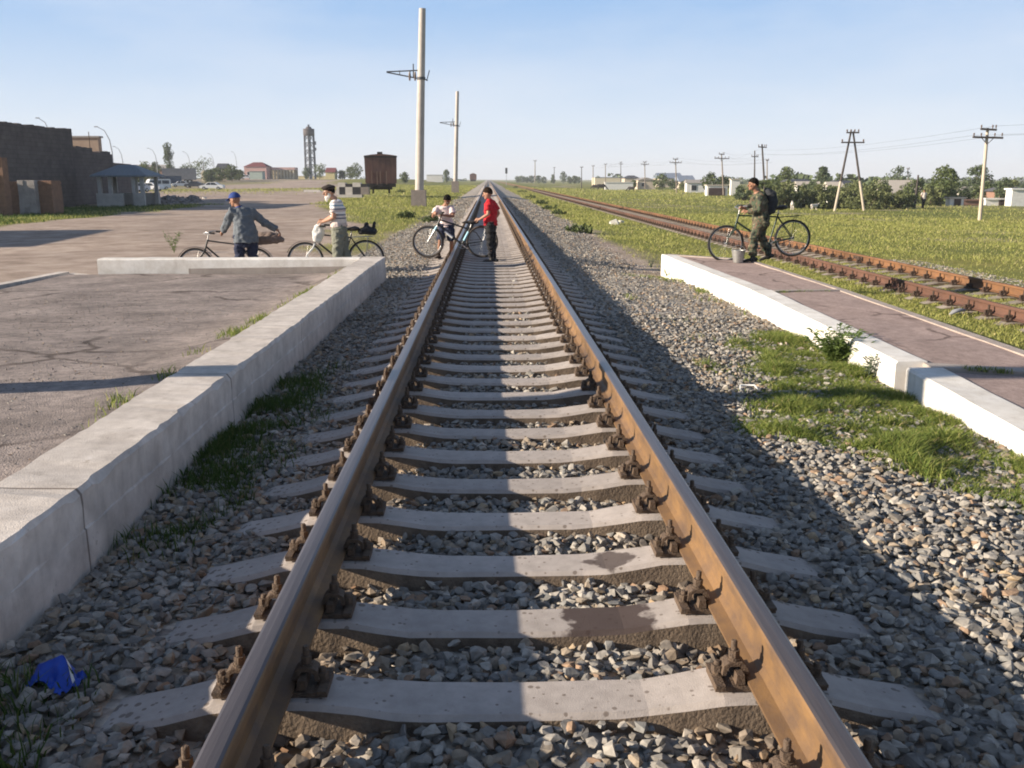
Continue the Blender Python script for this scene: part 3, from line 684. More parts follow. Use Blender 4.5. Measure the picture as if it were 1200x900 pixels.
def slab(P, Q, Pr, Qr, dz, sink=0):
    V = []; nu, nv = 12, 14
    for i in range(nu+1):
        l = P.lerp(Q, i/nu); r = Pr.lerp(Qr, i/nu)
        for j in range(nv+1):
            c = l.lerp(r, j/nv); c.z += dz+.006*float(vnoise(c.x, c.y, .6, 71)); V.append(c-o_)
    mb = MB(); mb.add(V, [(i*(nv+1)+j, i*(nv+1)+j+1, (i+1)*(nv+1)+j+1, (i+1)*(nv+1)+j) for i in range(nu) for j in range(nv)], 0, True)
    per = [V[i*(nv+1)] for i in range(nu+1)]
    mb.build('asphalt_surface', M_red, lp)
off = Vector((.24, 0, 0))
slab(A+off*.9, B+off, Ar, Br, -.012); slab(B+off+Vector((0, -.14, 0)), C+off, Br+Vector((0, -.14, 0)), Crr, -.012)
slab(C2+off*1.15+Vector((0, -.1, 0)), D2+off*1.2, Crr+Vector((0, -.22, -.03)), D2r, -.014)
# right hand edging strip, end and joint strips
mb = MB()
def strip(P, Q, w, h, top=.004): mb.bar(P+Vector((0, 0, top-h/2)), Q+Vector((0, 0, top-h/2)), w, h)
strip(Ar, Br, .10, .5); strip(Br, Crr, .12, .5); strip(Crr, D2r, .12, .5)
mb.build('edging', M_edge, lp, -o_)
mb = MB(); strip(A+Vector((.12, .0, 0)), Ar, .16, .5, .003); mb.build('end_edging', M_edge, lp, -o_)
mb = MB(); strip(B+Vector((.28, -.07, 0)), Br+Vector((-.06, -.07, 0)), .15, .3, .004); mb.build('joint_strip', M_edge, lp, -o_)
mb = MB(); strip(C+Vector((.22, -.10, .0)), Crr+Vector((-.07, -.10, 0)), .20, .3, -.006); mb.build('joint_strip', M_slab, lp, -o_)

# ================================================================ grass
def blade_mat(name, c1, c2, c3):
    m = bpy.data.materials.new(name); m.use_nodes = True; N, L = nodes_of(m); b = N['Principled BSDF']
    b.inputs['Roughness'].default_value = .7; b.inputs['Specular IOR Level'].default_value = .2
    g = N.new('ShaderNodeNewGeometry'); r = N.new('ShaderNodeValToRGB'); e = r.color_ramp.elements
    e[0].position = 0; e[0].color = (*c1, 1); e[1].position = .93; e[1].color = (*c2, 1); k = e.new(.97); k.color = (*c3, 1)
    L.new(g.outputs['Random Per Island'], r.inputs['Fac']); L.new(r.outputs['Color'], b.inputs['Base Color'])
    t = N.new('ShaderNodeBsdfTranslucent'); L.new(r.outputs['Color'], t.inputs['Color'])
    ms = N.new('ShaderNodeMixShader'); ms.inputs['Fac'].default_value = .35
    L.new(b.outputs['BSDF'], ms.inputs[1]); L.new(t.outputs['BSDF'], ms.inputs[2]); L.new(ms.outputs['Shader'], N['Material Output'].inputs['Surface'])
    return m
M_g1 = blade_mat('lush_grass', (.09, .15, .03), (.29, .32, .085), (.45, .39, .18))
M_g2 = blade_mat('dry_meadow_grass', (.22, .25, .065), (.42, .41, .135), (.55, .47, .24))
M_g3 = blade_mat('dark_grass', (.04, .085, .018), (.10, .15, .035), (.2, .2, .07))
def blades(x, y, z, h, w, lean, q):
    n = len(x); a = q.uniform(0, 2*np.pi, n); u = np.stack([np.cos(a), np.sin(a), 0*a], 1)
    b = q.uniform(0, 2*np.pi, n); l = np.stack([np.cos(b), np.sin(b), 0*b], 1)*(lean*q.uniform(.2, 1, n)*h)[:, None]
    p = np.stack([x, y, z], 1); k = np.zeros((n, 3)); k[:, 2] = 1
    v0 = p-u*w[:, None]/2; v1 = p+u*w[:, None]/2
    mid = p+k*(h*.6)[:, None]+l*.35; v2 = mid+u*w[:, None]*.38; v3 = mid-u*w[:, None]*.38; tip = p+k*(h*.95)[:, None]+l
    V = np.stack([v0, v1, v2, v3, tip], 1).reshape(-1, 3); o = np.arange(n)[:, None]*5
    F = np.concatenate([o+np.array([[0, 1, 2]]), o+np.array([[0, 2, 3]]), o+np.array([[3, 2, 4]])], 0)
    return V, F
def grass(name, lb, m, x, y, zf, h, w, lean=.7, seed=1, cat='grass'):
    q = np.random.default_rng(seed); n = len(x); z = zf(x, y)-.01
    hh = h*q.uniform(.45, 1.25, n); ww = w*q.uniform(.6, 1.4, n)
    V, F = blades(x, y, z, hh, ww, lean, q)
    o = link(name, np_mesh(name, V, F, m)); tag(o, lb, cat, kind='stuff'); return o
def scatter(n, x0, x1, y0, y1, dens, seed):
    q = np.random.default_rng(seed); x = q.uniform(x0, x1, n); y = q.uniform(y0, y1, n); k = q.uniform(0, 1, n) < dens(x, y)
    return x[k], y[k]
def surf(x, y): return np.maximum(gz(x, y), np.where((x > -4.1) & (x < 4.05), bz(x, y), -9)-.01)
# lush patch at the low platform
def dpatch(x, y):
    n1 = vnoise(x, y, .7, 81); n2 = vnoise(x, y, .25, 82)
    l = np.interp(y, [4.2, 4.9, 5.3, 6.0, 6.7, 7.6, 8.6, 9.6, 10.6], [2.8, 2.4, 2.2, 1.9, 1.80, 1.90, 2.15, 2.45, 3.0])
    return sstep(-.25, .45, x-l-.1+.3*n1+.15*n2)*(x < kx(y)-.005)*sstep(3.9, 4.7, y+.3*n1)*np.clip(1.0+.5*n1+.3*n2, .38, 1)
x, y = scatter(190000, 1.6, 3.7, 4.0, 11.0, dpatch, 3)
grass('grass_patch', 'lush green grass patch growing from the ballast against the low white kerb', M_g1, x, y, surf, .045+.075*np.clip(vnoise(x, y, .35, 83), 0, 1)+.05*np.clip(vnoise(x, y, .16, 84)-.4, 0, 1), .0075, 1.2, 4)
def dside(x, y):
    n1 = vnoise(x, y, .5, 91)
    return (sstep(-1.25, -1.75, x+.22*n1)*sstep(3.9, 4.6, y)*sstep(8.8, 7.4, y)+sstep(-1.75, -1.95, x+.08*n1)*(y < 3.6)*sstep(1.5, 2, y)*0+sstep(-1.38, -1.62, x+.1*n1)*sstep(3.1, 2.8, y))*np.clip(.5+.6*n1, 0, 1)
x, y = scatter(70000, -1.88, -1.0, 1.6, 9.5, dside, 5)
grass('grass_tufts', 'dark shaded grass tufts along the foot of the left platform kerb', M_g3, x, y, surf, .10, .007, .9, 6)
def dk(x, y):
    n1 = vnoise(x, y, .45, 95); c = np.clip(-.05+.8*n1, 0, 1)*sstep(-.30, -.02, x+2.29+.02)*1.0
    return c*(y > 4.3)
x, y = scatter(9000, -2.52, -2.295, 4.2, 15.3, dk, 7)
grass('grass_fringe', 'bright green grass fringe in the joint between asphalt and left kerb', M_g1, x, y, az, .075, .007, .9, 8)
def dwk(x, y): return np.clip(vnoise(x, y, 1.1, 99)*.8-.1, 0, 1)*(x > kx(y)-.22)*(x < kx(y)-.005)+sstep(.5, 1, vnoise(x, y, 1.3, 100))*(x > 1.9)*.25*(y > 9)*(x < kx(y)-.005)
x, y = scatter(26000, 1.9, 3.6, 9, 18, dwk, 9)
grass('weed_strip', 'thin weeds and grass in the stones along the far part of the white kerb', M_g1, x, y, surf, .085, .010, .9, 10)
def dn(x, y): return sstep(.25, .8, vnoise(x, y, .5, 103))*(x > 2.05)*(y < 3.9)*.7
x, y = scatter(9000, 2.0, 3.2, 2.6, 3.9, dn, 11)
grass('grass_sprigs', 'sparse green sprigs between the stones near the right edge of the photo', M_g1, x, y, surf, .045, .006, 1.0, 12)
# meadow: between platform and second track, and the wide field beyond it
def dmid(x, y): return np.clip(.7+.4*vnoise(x, y, .8, 105), .1, 1)*(x > 5.05)*(np.abs(x-X2) < 9)*np.where(np.abs(x-X2) < 1.3, .75*(vnoise(x, y, .7, 106) > -.45), 1)*(x < (y+1)*.62+.5)
x, y = scatter(90000, 5.05, 9.9, 8.5, 26, dmid, 13)
grass('track_grass', 'yellow green grass between the low platform and the rusty second track', M_g2, x, y, gz, .07, .014, 1.2, 14)
def dfield(x, y): return np.clip(.6+.4*vnoise(x, y, 2.5, 107), .05, 1)*(x < (y+1)*.60+1)*(x > np.interp(y, [10, 22, 30], [11.5, 11.2, 10.6])+.3*vnoise(x, y, .8, 108))*np.interp(y, [12, 20, 60], [1, .8, .35])
x, y = scatter(230000, 10.3, 36, 16, 62, dfield, 15); x2_, y2_ = scatter(170000, 10.3, 150, 62, 240, lambda x, y: np.clip(.6+.4*vnoise(x, y, 5, 107), .1, 1)*(x < y*.58)*np.interp(y, [62, 240], [1, .4]), 151)
x = np.concatenate([x, x2_]); y = np.concatenate([y, y2_]); yy = np.clip(y/25, .8, 9)
grass('field_grass', 'wide field of yellow green meadow grass right of the second track', M_g2, x, y, gz, .085*np.sqrt(yy)*(1+.3*vnoise(x, y, 3.5, 109)).clip(.5, 1.6), .016*yy, 1.3, 16)
def dfar(x, y): return grass_mask(x, y)*np.clip(.55+.5*vnoise(x, y, 1.8, 111), 0, 1)*np.interp(y, [20, 60, 100], [1, .6, .3])*(x < 7.2)
x, y = scatter(150000, 3.3, 7.2, 19.8, 200, lambda x, y: dfar(x, y)*np.where(y > 90, .5, 1), 17)
yy = np.clip(y/25, .9, 8)
grass('verge_grass', 'grass verge between the two tracks beyond the low platform', M_g2, x, y, gz, .085*np.sqrt(yy), .016*yy, 1.3, 18)
x, y = scatter(130000, -22, -2.6, 19, 95, lambda x, y: grass_mask(x, y)*np.clip(.6+.4*vnoise(x, y, 2.0, 113), 0, 1)*np.interp(y, [20, 60, 100], [1, .6, .3])*sstep(0, .25, grass_mask(x, y)), 19)
x2_, y2_ = scatter(60000, -60, -3, 95, 260, lambda x, y: grass_mask(x, y)*.7*(x > -y*.5), 191); x = np.concatenate([x, x2_]); y = np.concatenate([y, y2_]); yy = np.clip(y/25, .9, 9)
grass('meadow_grass', 'grass meadow round the concrete poles left of the near track', M_g2, x, y, gz, .09*np.sqrt(yy), .016*yy, 1.3, 20)
x, y = scatter(40000, -40, -19, 26, 70, lambda x, y: sstep(-.4, .8, -(x+19.5)+.9*vnoise(x, y, 2.4, 31))*np.clip(.6+.4*vnoise(x, y, 2, 115), 0, 1), 21)
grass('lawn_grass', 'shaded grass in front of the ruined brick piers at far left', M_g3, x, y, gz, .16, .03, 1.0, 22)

qq = np.random.default_rng(66); n_ = 5200; x = qq.uniform(10.0, 11.7, n_); y = qq.uniform(10, 26, n_); p_ = np.stack([x, y, gz(x, y)], 1)
v_, f_ = scatter_solid(p_, qq.uniform(.02, .06, n_), hp3, qq); tag(link('track_gravel', np_mesh('track_gravel', v_, f_, M_stone)), 'strip of grey gravel between the rusty second track and the field', 'gravel', kind='stuff')
qq = np.random.default_rng(71); xs_ = []; zs_ = []; ys_ = []
for P_, Q_, n_ in ((kB+Vector((.3, -.15, 0)), Br+Vector((-.2, -.15, 0)), 260), (kC+Vector((.45, -.22, 0)), Crr+Vector((-.1, -.21, 0)), 420), (Br+Vector((.07, 0, -.01)), Crr+Vector((.07, 0, -.01)), 700), (Ar+Vector((.06, 0, -.01)), Br+Vector((.06, 0, -.01)), 300)):
    t_ = qq.uniform(0, 1, n_); t_ = t_[vnoise(t_*9, 0*t_, 1.0, n_) > -.25]; xs_.append(P_.x+(Q_.x-P_.x)*t_+qq.normal(0, .012, len(t_))); ys_.append(P_.y+(Q_.y-P_.y)*t_+qq.normal(0, .02, len(t_))); zs_.append(P_.z+(Q_.z-P_.z)*t_-.02)
xs_ = np.concatenate(xs_); ys_ = np.concatenate(ys_); zs_ = np.concatenate(zs_)
grass('joint_grass', 'short grass growing in the joints and edges of the low platform', M_g1, xs_, ys_, lambda x, y: zs_, .05, .008, 1.0, 72)
# leafy weeds: each a thing of its own
def leafy_weed(name, lb, p, h, wd, nst, seed, m=None, cat='weed', group=None):
    q = random.Random(seed); m = m or M_weed; mb = MB()
    for s in range(nst):
        a = q.uniform(0, 6.28); l = q.uniform(.3, 1)*wd; hh = h*q.uniform(.55, 1); pts = [Vector((0, 0, 0))]
        for k in range(1, 6): pts.append(Vector((math.cos(a)*l*(k/5)**1.5, math.sin(a)*l*(k/5)**1.5, hh*k/5)))
        mb.tube(pts, [.005*(1-.12*k) for k in range(6)], 4)
        for k in range(12):
            t = q.uniform(.12, 1)*5; i = min(int(t), 4); c = pts[i].lerp(pts[i+1], t-i); b = q.uniform(0, 6.28)
            d = Vector((math.cos(b), math.sin(b), q.uniform(-.1, .7))).normalized(); L_ = q.uniform(.4, 1)*min(.12, h*.25); sd_ = d.cross(Vector((0, 0, 1))).normalized()*L_*.22
            e = c+d*L_; mid = c+d*L_*.5+Vector((0, 0, L_*.12))
            mb.add([c, mid+sd_, e, mid-sd_], [(0, 1, 2, 3)])
    o = mb.build(name, m, None, p); return tag(o, lb, cat, group)
M_weed = mat('weed_leaf', (.19, .26, .07), (.11, .17, .045), 30, .7, island=.35, trans=.25)
M_weed2 = mat('bluish_weed_leaf', (.13, .165, .10), (.08, .11, .07), 30, .7, island=.3, trans=.2)
p = gp(972, 425, -.38); leafy_weed('weed', 'tall bushy green weed standing against the low white kerb, above the grass patch', (float(kx(p.y))-.10, p.y, -.42), .40, .40, 70, 1)
p = gp(1047, 440, -.36); leafy_weed('weed', 'bluish thistle like weed at the step where two white kerb segments meet', (float(kx(p.y))-.06, p.y-.05, -.42), .30, .10, 9, 2, M_weed2)
p = gp(200, 298, -.58); leafy_weed('weed', 'sprig of green weed showing above the white end wall by the bicycle wheel', (p.x, p.y+.3, G(p.x, p.y)), .62, .35, 10, 3)
p = gp(788, 320, -.52); leafy_weed('weed', 'small bluish weed at the far foot of the white kerb', (float(kx(p.y))-.05, p.y, -.42), .22, .08, 6, 4, M_weed2)
p = gp(805, 330, -.52); leafy_weed('weed', 'small green weed sprouting by the white kerb a little nearer than the bluish one', (float(kx(p.y))-.05, p.y, -.42), .16, .12, 7, 5)

# ================================================================ small litter
M_blue = mat('blue_plastic', (.02, .09, .55), (.012, .05, .34), 6, .35, .3, 20)
M_wht = mat('white_plastic', (.78, .78, .76), (.7, .7, .68), 6, .5)
p = gp(68, 797, -.26); t = thing('plastic_wrapper', 'crumpled blue plastic wrapper with a white stripe lying on the ballast', 'litter', (p.x, p.y, float(bz(p.x, p.y))))
q = random.Random(12); nu, nv = 16, 12; vs = []
for i in range(nu+1):
    for j in range(nv+1):
        u = i/nu-.5; v = j/nv-.5
        vs.append((u*.17+.008*math.sin(9*v), v*.125+.01*math.sin(8*u+1), .045*math.exp(-((u+.05)**2*9+(v)**2*14))*1.6+.010*math.sin(11*u+7*v)+.008*math.sin(23*v-9*u)+.02+q.uniform(-.002, .002)-.05*max(0, abs(u)-.35)))
fs = [(i*(nv+1)+j, i*(nv+1)+j+1, (i+1)*(nv+1)+j+1, (i+1)*(nv+1)+j) for i in range(nu) for j in range(nv)]
mb = MB().add(vs, fs, 0, True); o = mb.build('film', M_blue, t); o.rotation_euler = (0, 0, -.5)
st = [vs[i*(nv+1)+j] for i in range(3, 15) for j in (7, 8)]
s_ = MB().add([(a[0], a[1]+(.0 if k % 2 == 0 else -.002), a[2]+.003) for k, a in enumerate(st)], [(2*k, 2*k+1, 2*k+3, 2*k+2) for k in range(11)], 0, True).build('stripe', M_wht, t); s_.rotation_euler = (0, 0, -.5)
p = gp(875, 482, -.47); zb = float(bz(p.x, p.y))+.03
tag(MB().tube([(-.07, -.03, 0), (-.055, .035, .02), (.06, .03, .022), (.075, -.03, 0)], .008, 6).build('wire_loop', M_wht, None, (p.x, p.y, zb)), 'bent white plastic loop lying on the stones beside the grass', 'litter')
M_rag = mat('grey_rag', (.34, .345, .36), (.24, .245, .26), 12, .9, .4)
p = gp(1122, 366, -.66); mb = MB()
mb.tube([(-.17, -.10, 0), (-.06, -.04, .05), (.06, .03, .06), (.17, .11, .04)], [(.02, .015), (.06, .025), (.055, .03), (.03, .02)], 10, cap=2)
tag(mb.build('board_scrap', M_rag, None, (p.x, p.y, G(p.x, p.y)+.03)), 'grey scrap of board lying in the grass beside the second track rail', 'scrap')
M_stn = mat('white_stone', (.66, .63, .56), (.5, .47, .4), 10, .9)
def boulder(name, lb, p, s, seed, m=M_stn, cat='stone', group=None):
    v, f = hull_protos(1, 16, seed)[0]; mb = MB().add([Vector(c)*s for c in v], [tuple(int(i) for i in t) for t in f]); return tag(mb.build(name, m, None, p), lb, cat, group)
for i, (px, py, s, l) in enumerate([(720, 263, .30, 'larger of two whitish stones in the grass between the tracks'), (728, 262, .24, 'small rounder white stone beside a larger one in the grass between the tracks')]):
    p = gpt(px, py); boulder('stone', l, (p.x, p.y, p.z+.08), s*.9, 40+i)
p = gpt(608, 365); boulder('stone', 'white pebble on the stones between the rails in the middle distance', gp(603, 330, -.26), .05, 44)
# ================================================================ bicycles (local: y forward, x right, z up, origin on the ground under the bottom bracket)
M_tyre = mat('tyre_rubber', (.035, .033, .032), (.022, .021, .02), 20, .8)
M_tyre_d = mat('dusty_tyre_rubber', (.10, .085, .075), (.05, .045, .04), 20, .9)
M_steel = mat('bike_steel', (.55, .55, .54), (.40, .39, .38), 15, .35, metal=.8)
M_blackp = mat('black_bike_paint', (.022, .024, .025), (.014, .015, .016), 15, .4)
M_greenp = mat('dark_green_bike_paint', (.018, .045, .03), (.012, .03, .02), 15, .4)
M_whitep = mat('white_bike_paint', (.72, .74, .74), (.6, .62, .62), 10, .4)
M_cyan = mat('light_blue_bike_paint', (.33, .62, .74), (.25, .5, .62), 10, .4)
M_sadl = mat('saddle_vinyl', (.03, .026, .024), (.02, .018, .017), 20, .5)
M_grip = mat('rubber_grip', (.03, .03, .03), (.02, .02, .02), 20, .8)
def wheel(parent, y, r, tw, mt, mrim):
    w = MB(); w.torus((0, 0, 0), r-tw*2.3, .009, 'x', 36, 6); w.tube([(-.045, 0, 0), (.045, 0, 0)], .020, 10)
    for k in range(28):
        a = 2*math.pi*k/28; sx = .03 if k % 2 else -.03; b = a+(.35 if k % 4 < 2 else -.35)
        w.tube([(sx, .018*math.cos(b), .018*math.sin(b)), (0, (r-tw*2.3)*math.cos(a), (r-tw*2.3)*math.sin(a))], .0016, 3)
    o = w.build('wheel', mrim, parent, (0, y, r)); MB().torus((0, 0, 0), r-tw, tw, 'x', 40, 8).build('tyre', mt, o); return o
def bicycle(name, label, loc, heading, pitch, style, wb=1.13, r=.345, group='bicycles being wheeled over the crossing'):
    # heading: angle of the forward direction, 0 = +Y, 90deg = -X
    t = thing(name, label, 'bicycle', loc, heading, group); t.rotation_euler = (0, 0, 0)
    t.rotation_mode = 'QUATERNION'; t.rotation_quaternion = (Matrix.Rotation(heading, 3, 'Z') @ Matrix.Rotation(pitch, 3, 'X')).to_quaternion()
    mtb = style == 'mtb'; mf = {'mtb': M_blackp, 'road': M_blackp, 'green': M_greenp}[style]
    mt = M_tyre if style != 'mtb' else M_tyre_d; tw = .024 if mtb else .019
    yr = -.42 if mtb else -.44; yf = yr+wb; BB = Vector((0, 0, .275)); seat = Vector((0, -.19, .88 if not mtb else .70)); st = Vector((0, -.175, .78 if not mtb else .60))
    ht = Vector((0, yf-.26, .86 if not mtb else .80)); hb = Vector((0, yf-.20, .68 if not mtb else .66))
    wheel(t, yf, r, tw, mt, M_steel); wheel(t, yr, r, tw, mt, M_steel)
    f = MB(); rr = .019 if mtb else .0155
    f.rod(BB, st+(st-BB).normalized()*.04, rr, 8); f.rod(st-(st-BB)*.05, ht-(ht-hb)*.12, rr*.9, 8); f.rod(hb+(ht-hb)*.25, BB, rr*1.15, 8); f.rod(hb, ht, rr*1.2, 8)
    f.tube([(-.035, 0, .275), (.035, 0, .275)], .024, 10)
    for s in (-1, 1):
        f.tube([BB+Vector((s*.03, 0, 0)), (s*.05, yr+r*.6, r*.93), (s*.06, yr, r)], .010, 6)
        f.tube([st+Vector((s*.015, 0, -.02)), (s*.05, yr+.12, r+.18), (s*.06, yr, r)], .009, 6)
    f.build('frame', mf, t)
    k = MB(); d = (hb-ht).normalized(); cr = hb+d*.03
    k.tube([ht, cr], .014, 8); mk = M_whitep if style == 'road' and 'fork' in t.get('label', '') else (M_steel if mtb else mf)
    for s in (-1, 1):
        if mtb: k.rod(cr+Vector((s*.055, 0, 0)), (s*.055, yf, r), .017, 8)
        else: k.tube([cr+Vector((s*.035, 0, 0)), cr+Vector((s*.055, .02, -.06)), (s*.055, yf-.045, r+.12), (s*.055, yf, r)], [.013, .013, .011, .009], 8)
    k.box(cr, (.13 if mtb else .09, .03, .03)); fk = k.build('fork', M_whitep if 'white fork' in label else mk, t)
    if mtb:
        g = MB()
        for s in (-1, 1): g.rod(cr+Vector((s*.055, 0, .01)), Vector((s*.055, yf, r)).lerp(cr, .45)+Vector((0, 0, 0)), .025, 8)
        g.build('fork_sleeve', M_cyan, fk)
        g = MB(); a = BB+(st-BB)*.25; b = BB+(st-BB)*.8; g.rod(a, b, .026, 8); g.build('decal_band', M_cyan, t)
        a = hb.lerp(BB, .30); b = hb.lerp(BB, .62); MB().rod(a+Vector((-.012, 0, .0)), b+Vector((-.012, 0, 0)), .0265, 8).build('decal_band', M_whitep, t)
    hbz = ht.z+(.10 if not mtb else .09); hy = ht.y-.02; h = MB(); h.rod(ht, (0, hy, hbz), .013, 8)
    if mtb:
        h.tube([(-.29, hy-.04, hbz+.03), (-.12, hy+.02, hbz+.02), (0, hy+.04, hbz), (.12, hy+.02, hbz+.02), (.29, hy-.04, hbz+.03)], .0125, 8)
        ge = [((-.30, hy-.045, hbz+.03), (-.18, hy+.0, hbz+.025)), ((.30, hy-.045, hbz+.03), (.18, hy+.0, hbz+.025))]
    else:
        h.tube([(-.25, hy-.17, hbz+.03), (-.24, hy-.03, hbz+.05), (-.14, hy+.05, hbz+.03), (0, hy+.02, hbz), (.14, hy+.05, hbz+.03), (.24, hy-.03, hbz+.05), (.25, hy-.17, hbz+.03)], .0115, 8)
        ge = [((-.25, hy-.19, hbz+.03), (-.245, hy-.08, hbz+.042)), ((.25, hy-.19, hbz+.03), (.245, hy-.08, hbz+.042))]
        for s in (-1, 1): h.tube([(s*.17, hy+.04, hbz+.02), (s*.22, hy-.10, hbz+.01)], .006, 5)
    ho = h.build('handlebar', M_steel if not mtb else M_blackp, t)
    for a, b in ge: MB().tube([a, b], .019, 8).build('grip', M_grip, ho)
    s_ = MB(); s_.tube([seat+Vector((0, -.13, .035)), seat+Vector((0, -.08, .04)), seat+Vector((0, .02, .035)), seat+Vector((0, .13, .03)), seat+Vector((0, .17, .022))], [(.075, .035), (.10, .05), (.062, .036), (.028, .024), (.018, .016)], 12, side=(1, 0, 0), cap=2)
    so_ = s_.build('saddle', M_sadl, t); MB().rod(st, seat+Vector((0, -.01, .02)), .0125, 8).build('seat_post', M_steel, t)
    c = MB(); c.torus((.055, 0, .275), .085, .006, 'x', 24, 5)
    for a in sph_ring(5): c.rod((.055, 0, .275), (.055, .085*math.cos(a), .275+.085*math.sin(a)), .006, 5)
    ca = R(35) if style != 'green' else R(-30)
    c.rod((-.082, 0, .275), (.082, 0, .275), .012, 8)
    for s in (-1, 1): c.rod((s*.07, 0, .275), (s*.075, s*.165*math.cos(ca), .275+s*.165*math.sin(ca)), .010, 6)
    co_ = c.build('crank', M_steel, t)
    for s in (-1, 1): MB().box((s*.125, s*.165*math.cos(ca), .275+s*.165*math.sin(ca)), (.09, .07, .022)).build('pedal', M_grip, co_)
    ch = MB()
    for zz in (.075, -.075): ch.bar((.055, 0, .275+zz), (.05, yr, r+zz*.55), .006, .012)
    ch.build('chain', M_iron2, t)
    if not mtb:
        for nm, yy, a0, a1 in (('mudguard', yf, 25, 150), ('mudguard', yr, 20, 190)):
            g = MB(); pts = []
            for i in range(15):
                a = R(lerp(a0, a1, i/14)); pts.append((0, yy+(r+.022)*math.cos(a), r+(r+.022)*math.sin(a)))
            g.tube(pts, [(.026, .004)]*15, 8, side=(1, 0, 0))
            if style != 'green': g.build(nm, mf, t)
        k = MB(); zt = r*2+.06
        for s in (-1, 1):
            k.tube([(s*.055, st.y-.02, zt), (s*.065, yr-.16, zt)], .006, 6); k.rod((s*.06, yr, r), (s*.065, yr-.06, zt), .005, 6)
        for i in range(4): k.rod((-.06, st.y-.04-i*.085, zt), (.06, st.y-.04-i*.085, zt), .005, 6)
        k.build('rear_rack', M_steel if style != 'green' else M_blackp, t)
    return t

# ================================================================ people (offsets in world directions from a point on the ground between the feet)
M_skin = mat('skin', (.44, .255, .175), (.38, .21, .14), 14, .55, spec=.3)
M_skin2 = mat('tanned_skin', (.34, .18, .115), (.29, .15, .095), 14, .55, spec=.3)
M_hair = mat('black_hair', (.014, .011, .009), (.008, .007, .006), 60, .9, .4, 200, spec=.1)
M_hairb = mat('brown_hair', (.035, .021, .013), (.02, .013, .009), 60, .9, .4, 200, spec=.1)
M_beard = mat('white_beard', (.74, .72, .68), (.6, .58, .54), 60, .8, .4, 200)
M_eye = mat('eye', (.03, .025, .02), (.02, .018, .015), 20, .2)
M_lip = mat('lips', (.30, .12, .095), (.26, .10, .08), 20, .5)
def V3(p): return Vector(p)
def hand_pieces(mb, w, d, nrm, s, curl, thumb_side):
    d = V3(d).normalized(); n = V3(nrm); n = (n-d*n.dot(d)).normalized(); side = d.cross(n).normalized()*thumb_side
    k = w+d*.085*s
    mb.tube([w-d*.02*s, w+d*.03*s, k], [(.027*s, .020*s), (.037*s, .016*s), (.039*s, .014*s)], 10, side=side, cap=2)
    for i, (o, l) in enumerate(((.029, .068), (.010, .078), (-.009, .073), (-.028, .056))):
        b = k+side*(o*s)-d*.012*s; pts = [b]; ang = 0; c = b
        for seg in range(3):
            ang += curl*(.8+.12*i); dd = d*math.cos(ang)+n*math.sin(ang); c = c+dd*(l*s*(.42, .33, .25)[seg]); pts.append(c)
        mb.tube(pts, [.0095*s, .0092*s, .0085*s, .0075*s], 8, cap=2)
    b = w+d*.025*s+side*.026*s; d2 = (d*.62+side*.7+n*.35).normalized(); c1 = b+d2*.040*s; c2 = c1+(d2*.6+d*.5+n*.5).normalized()*.034*s
    mb.tube([b-d2*.01*s, c1, c2], [.0135*s, .0105*s, .0085*s], 8, cap=2)
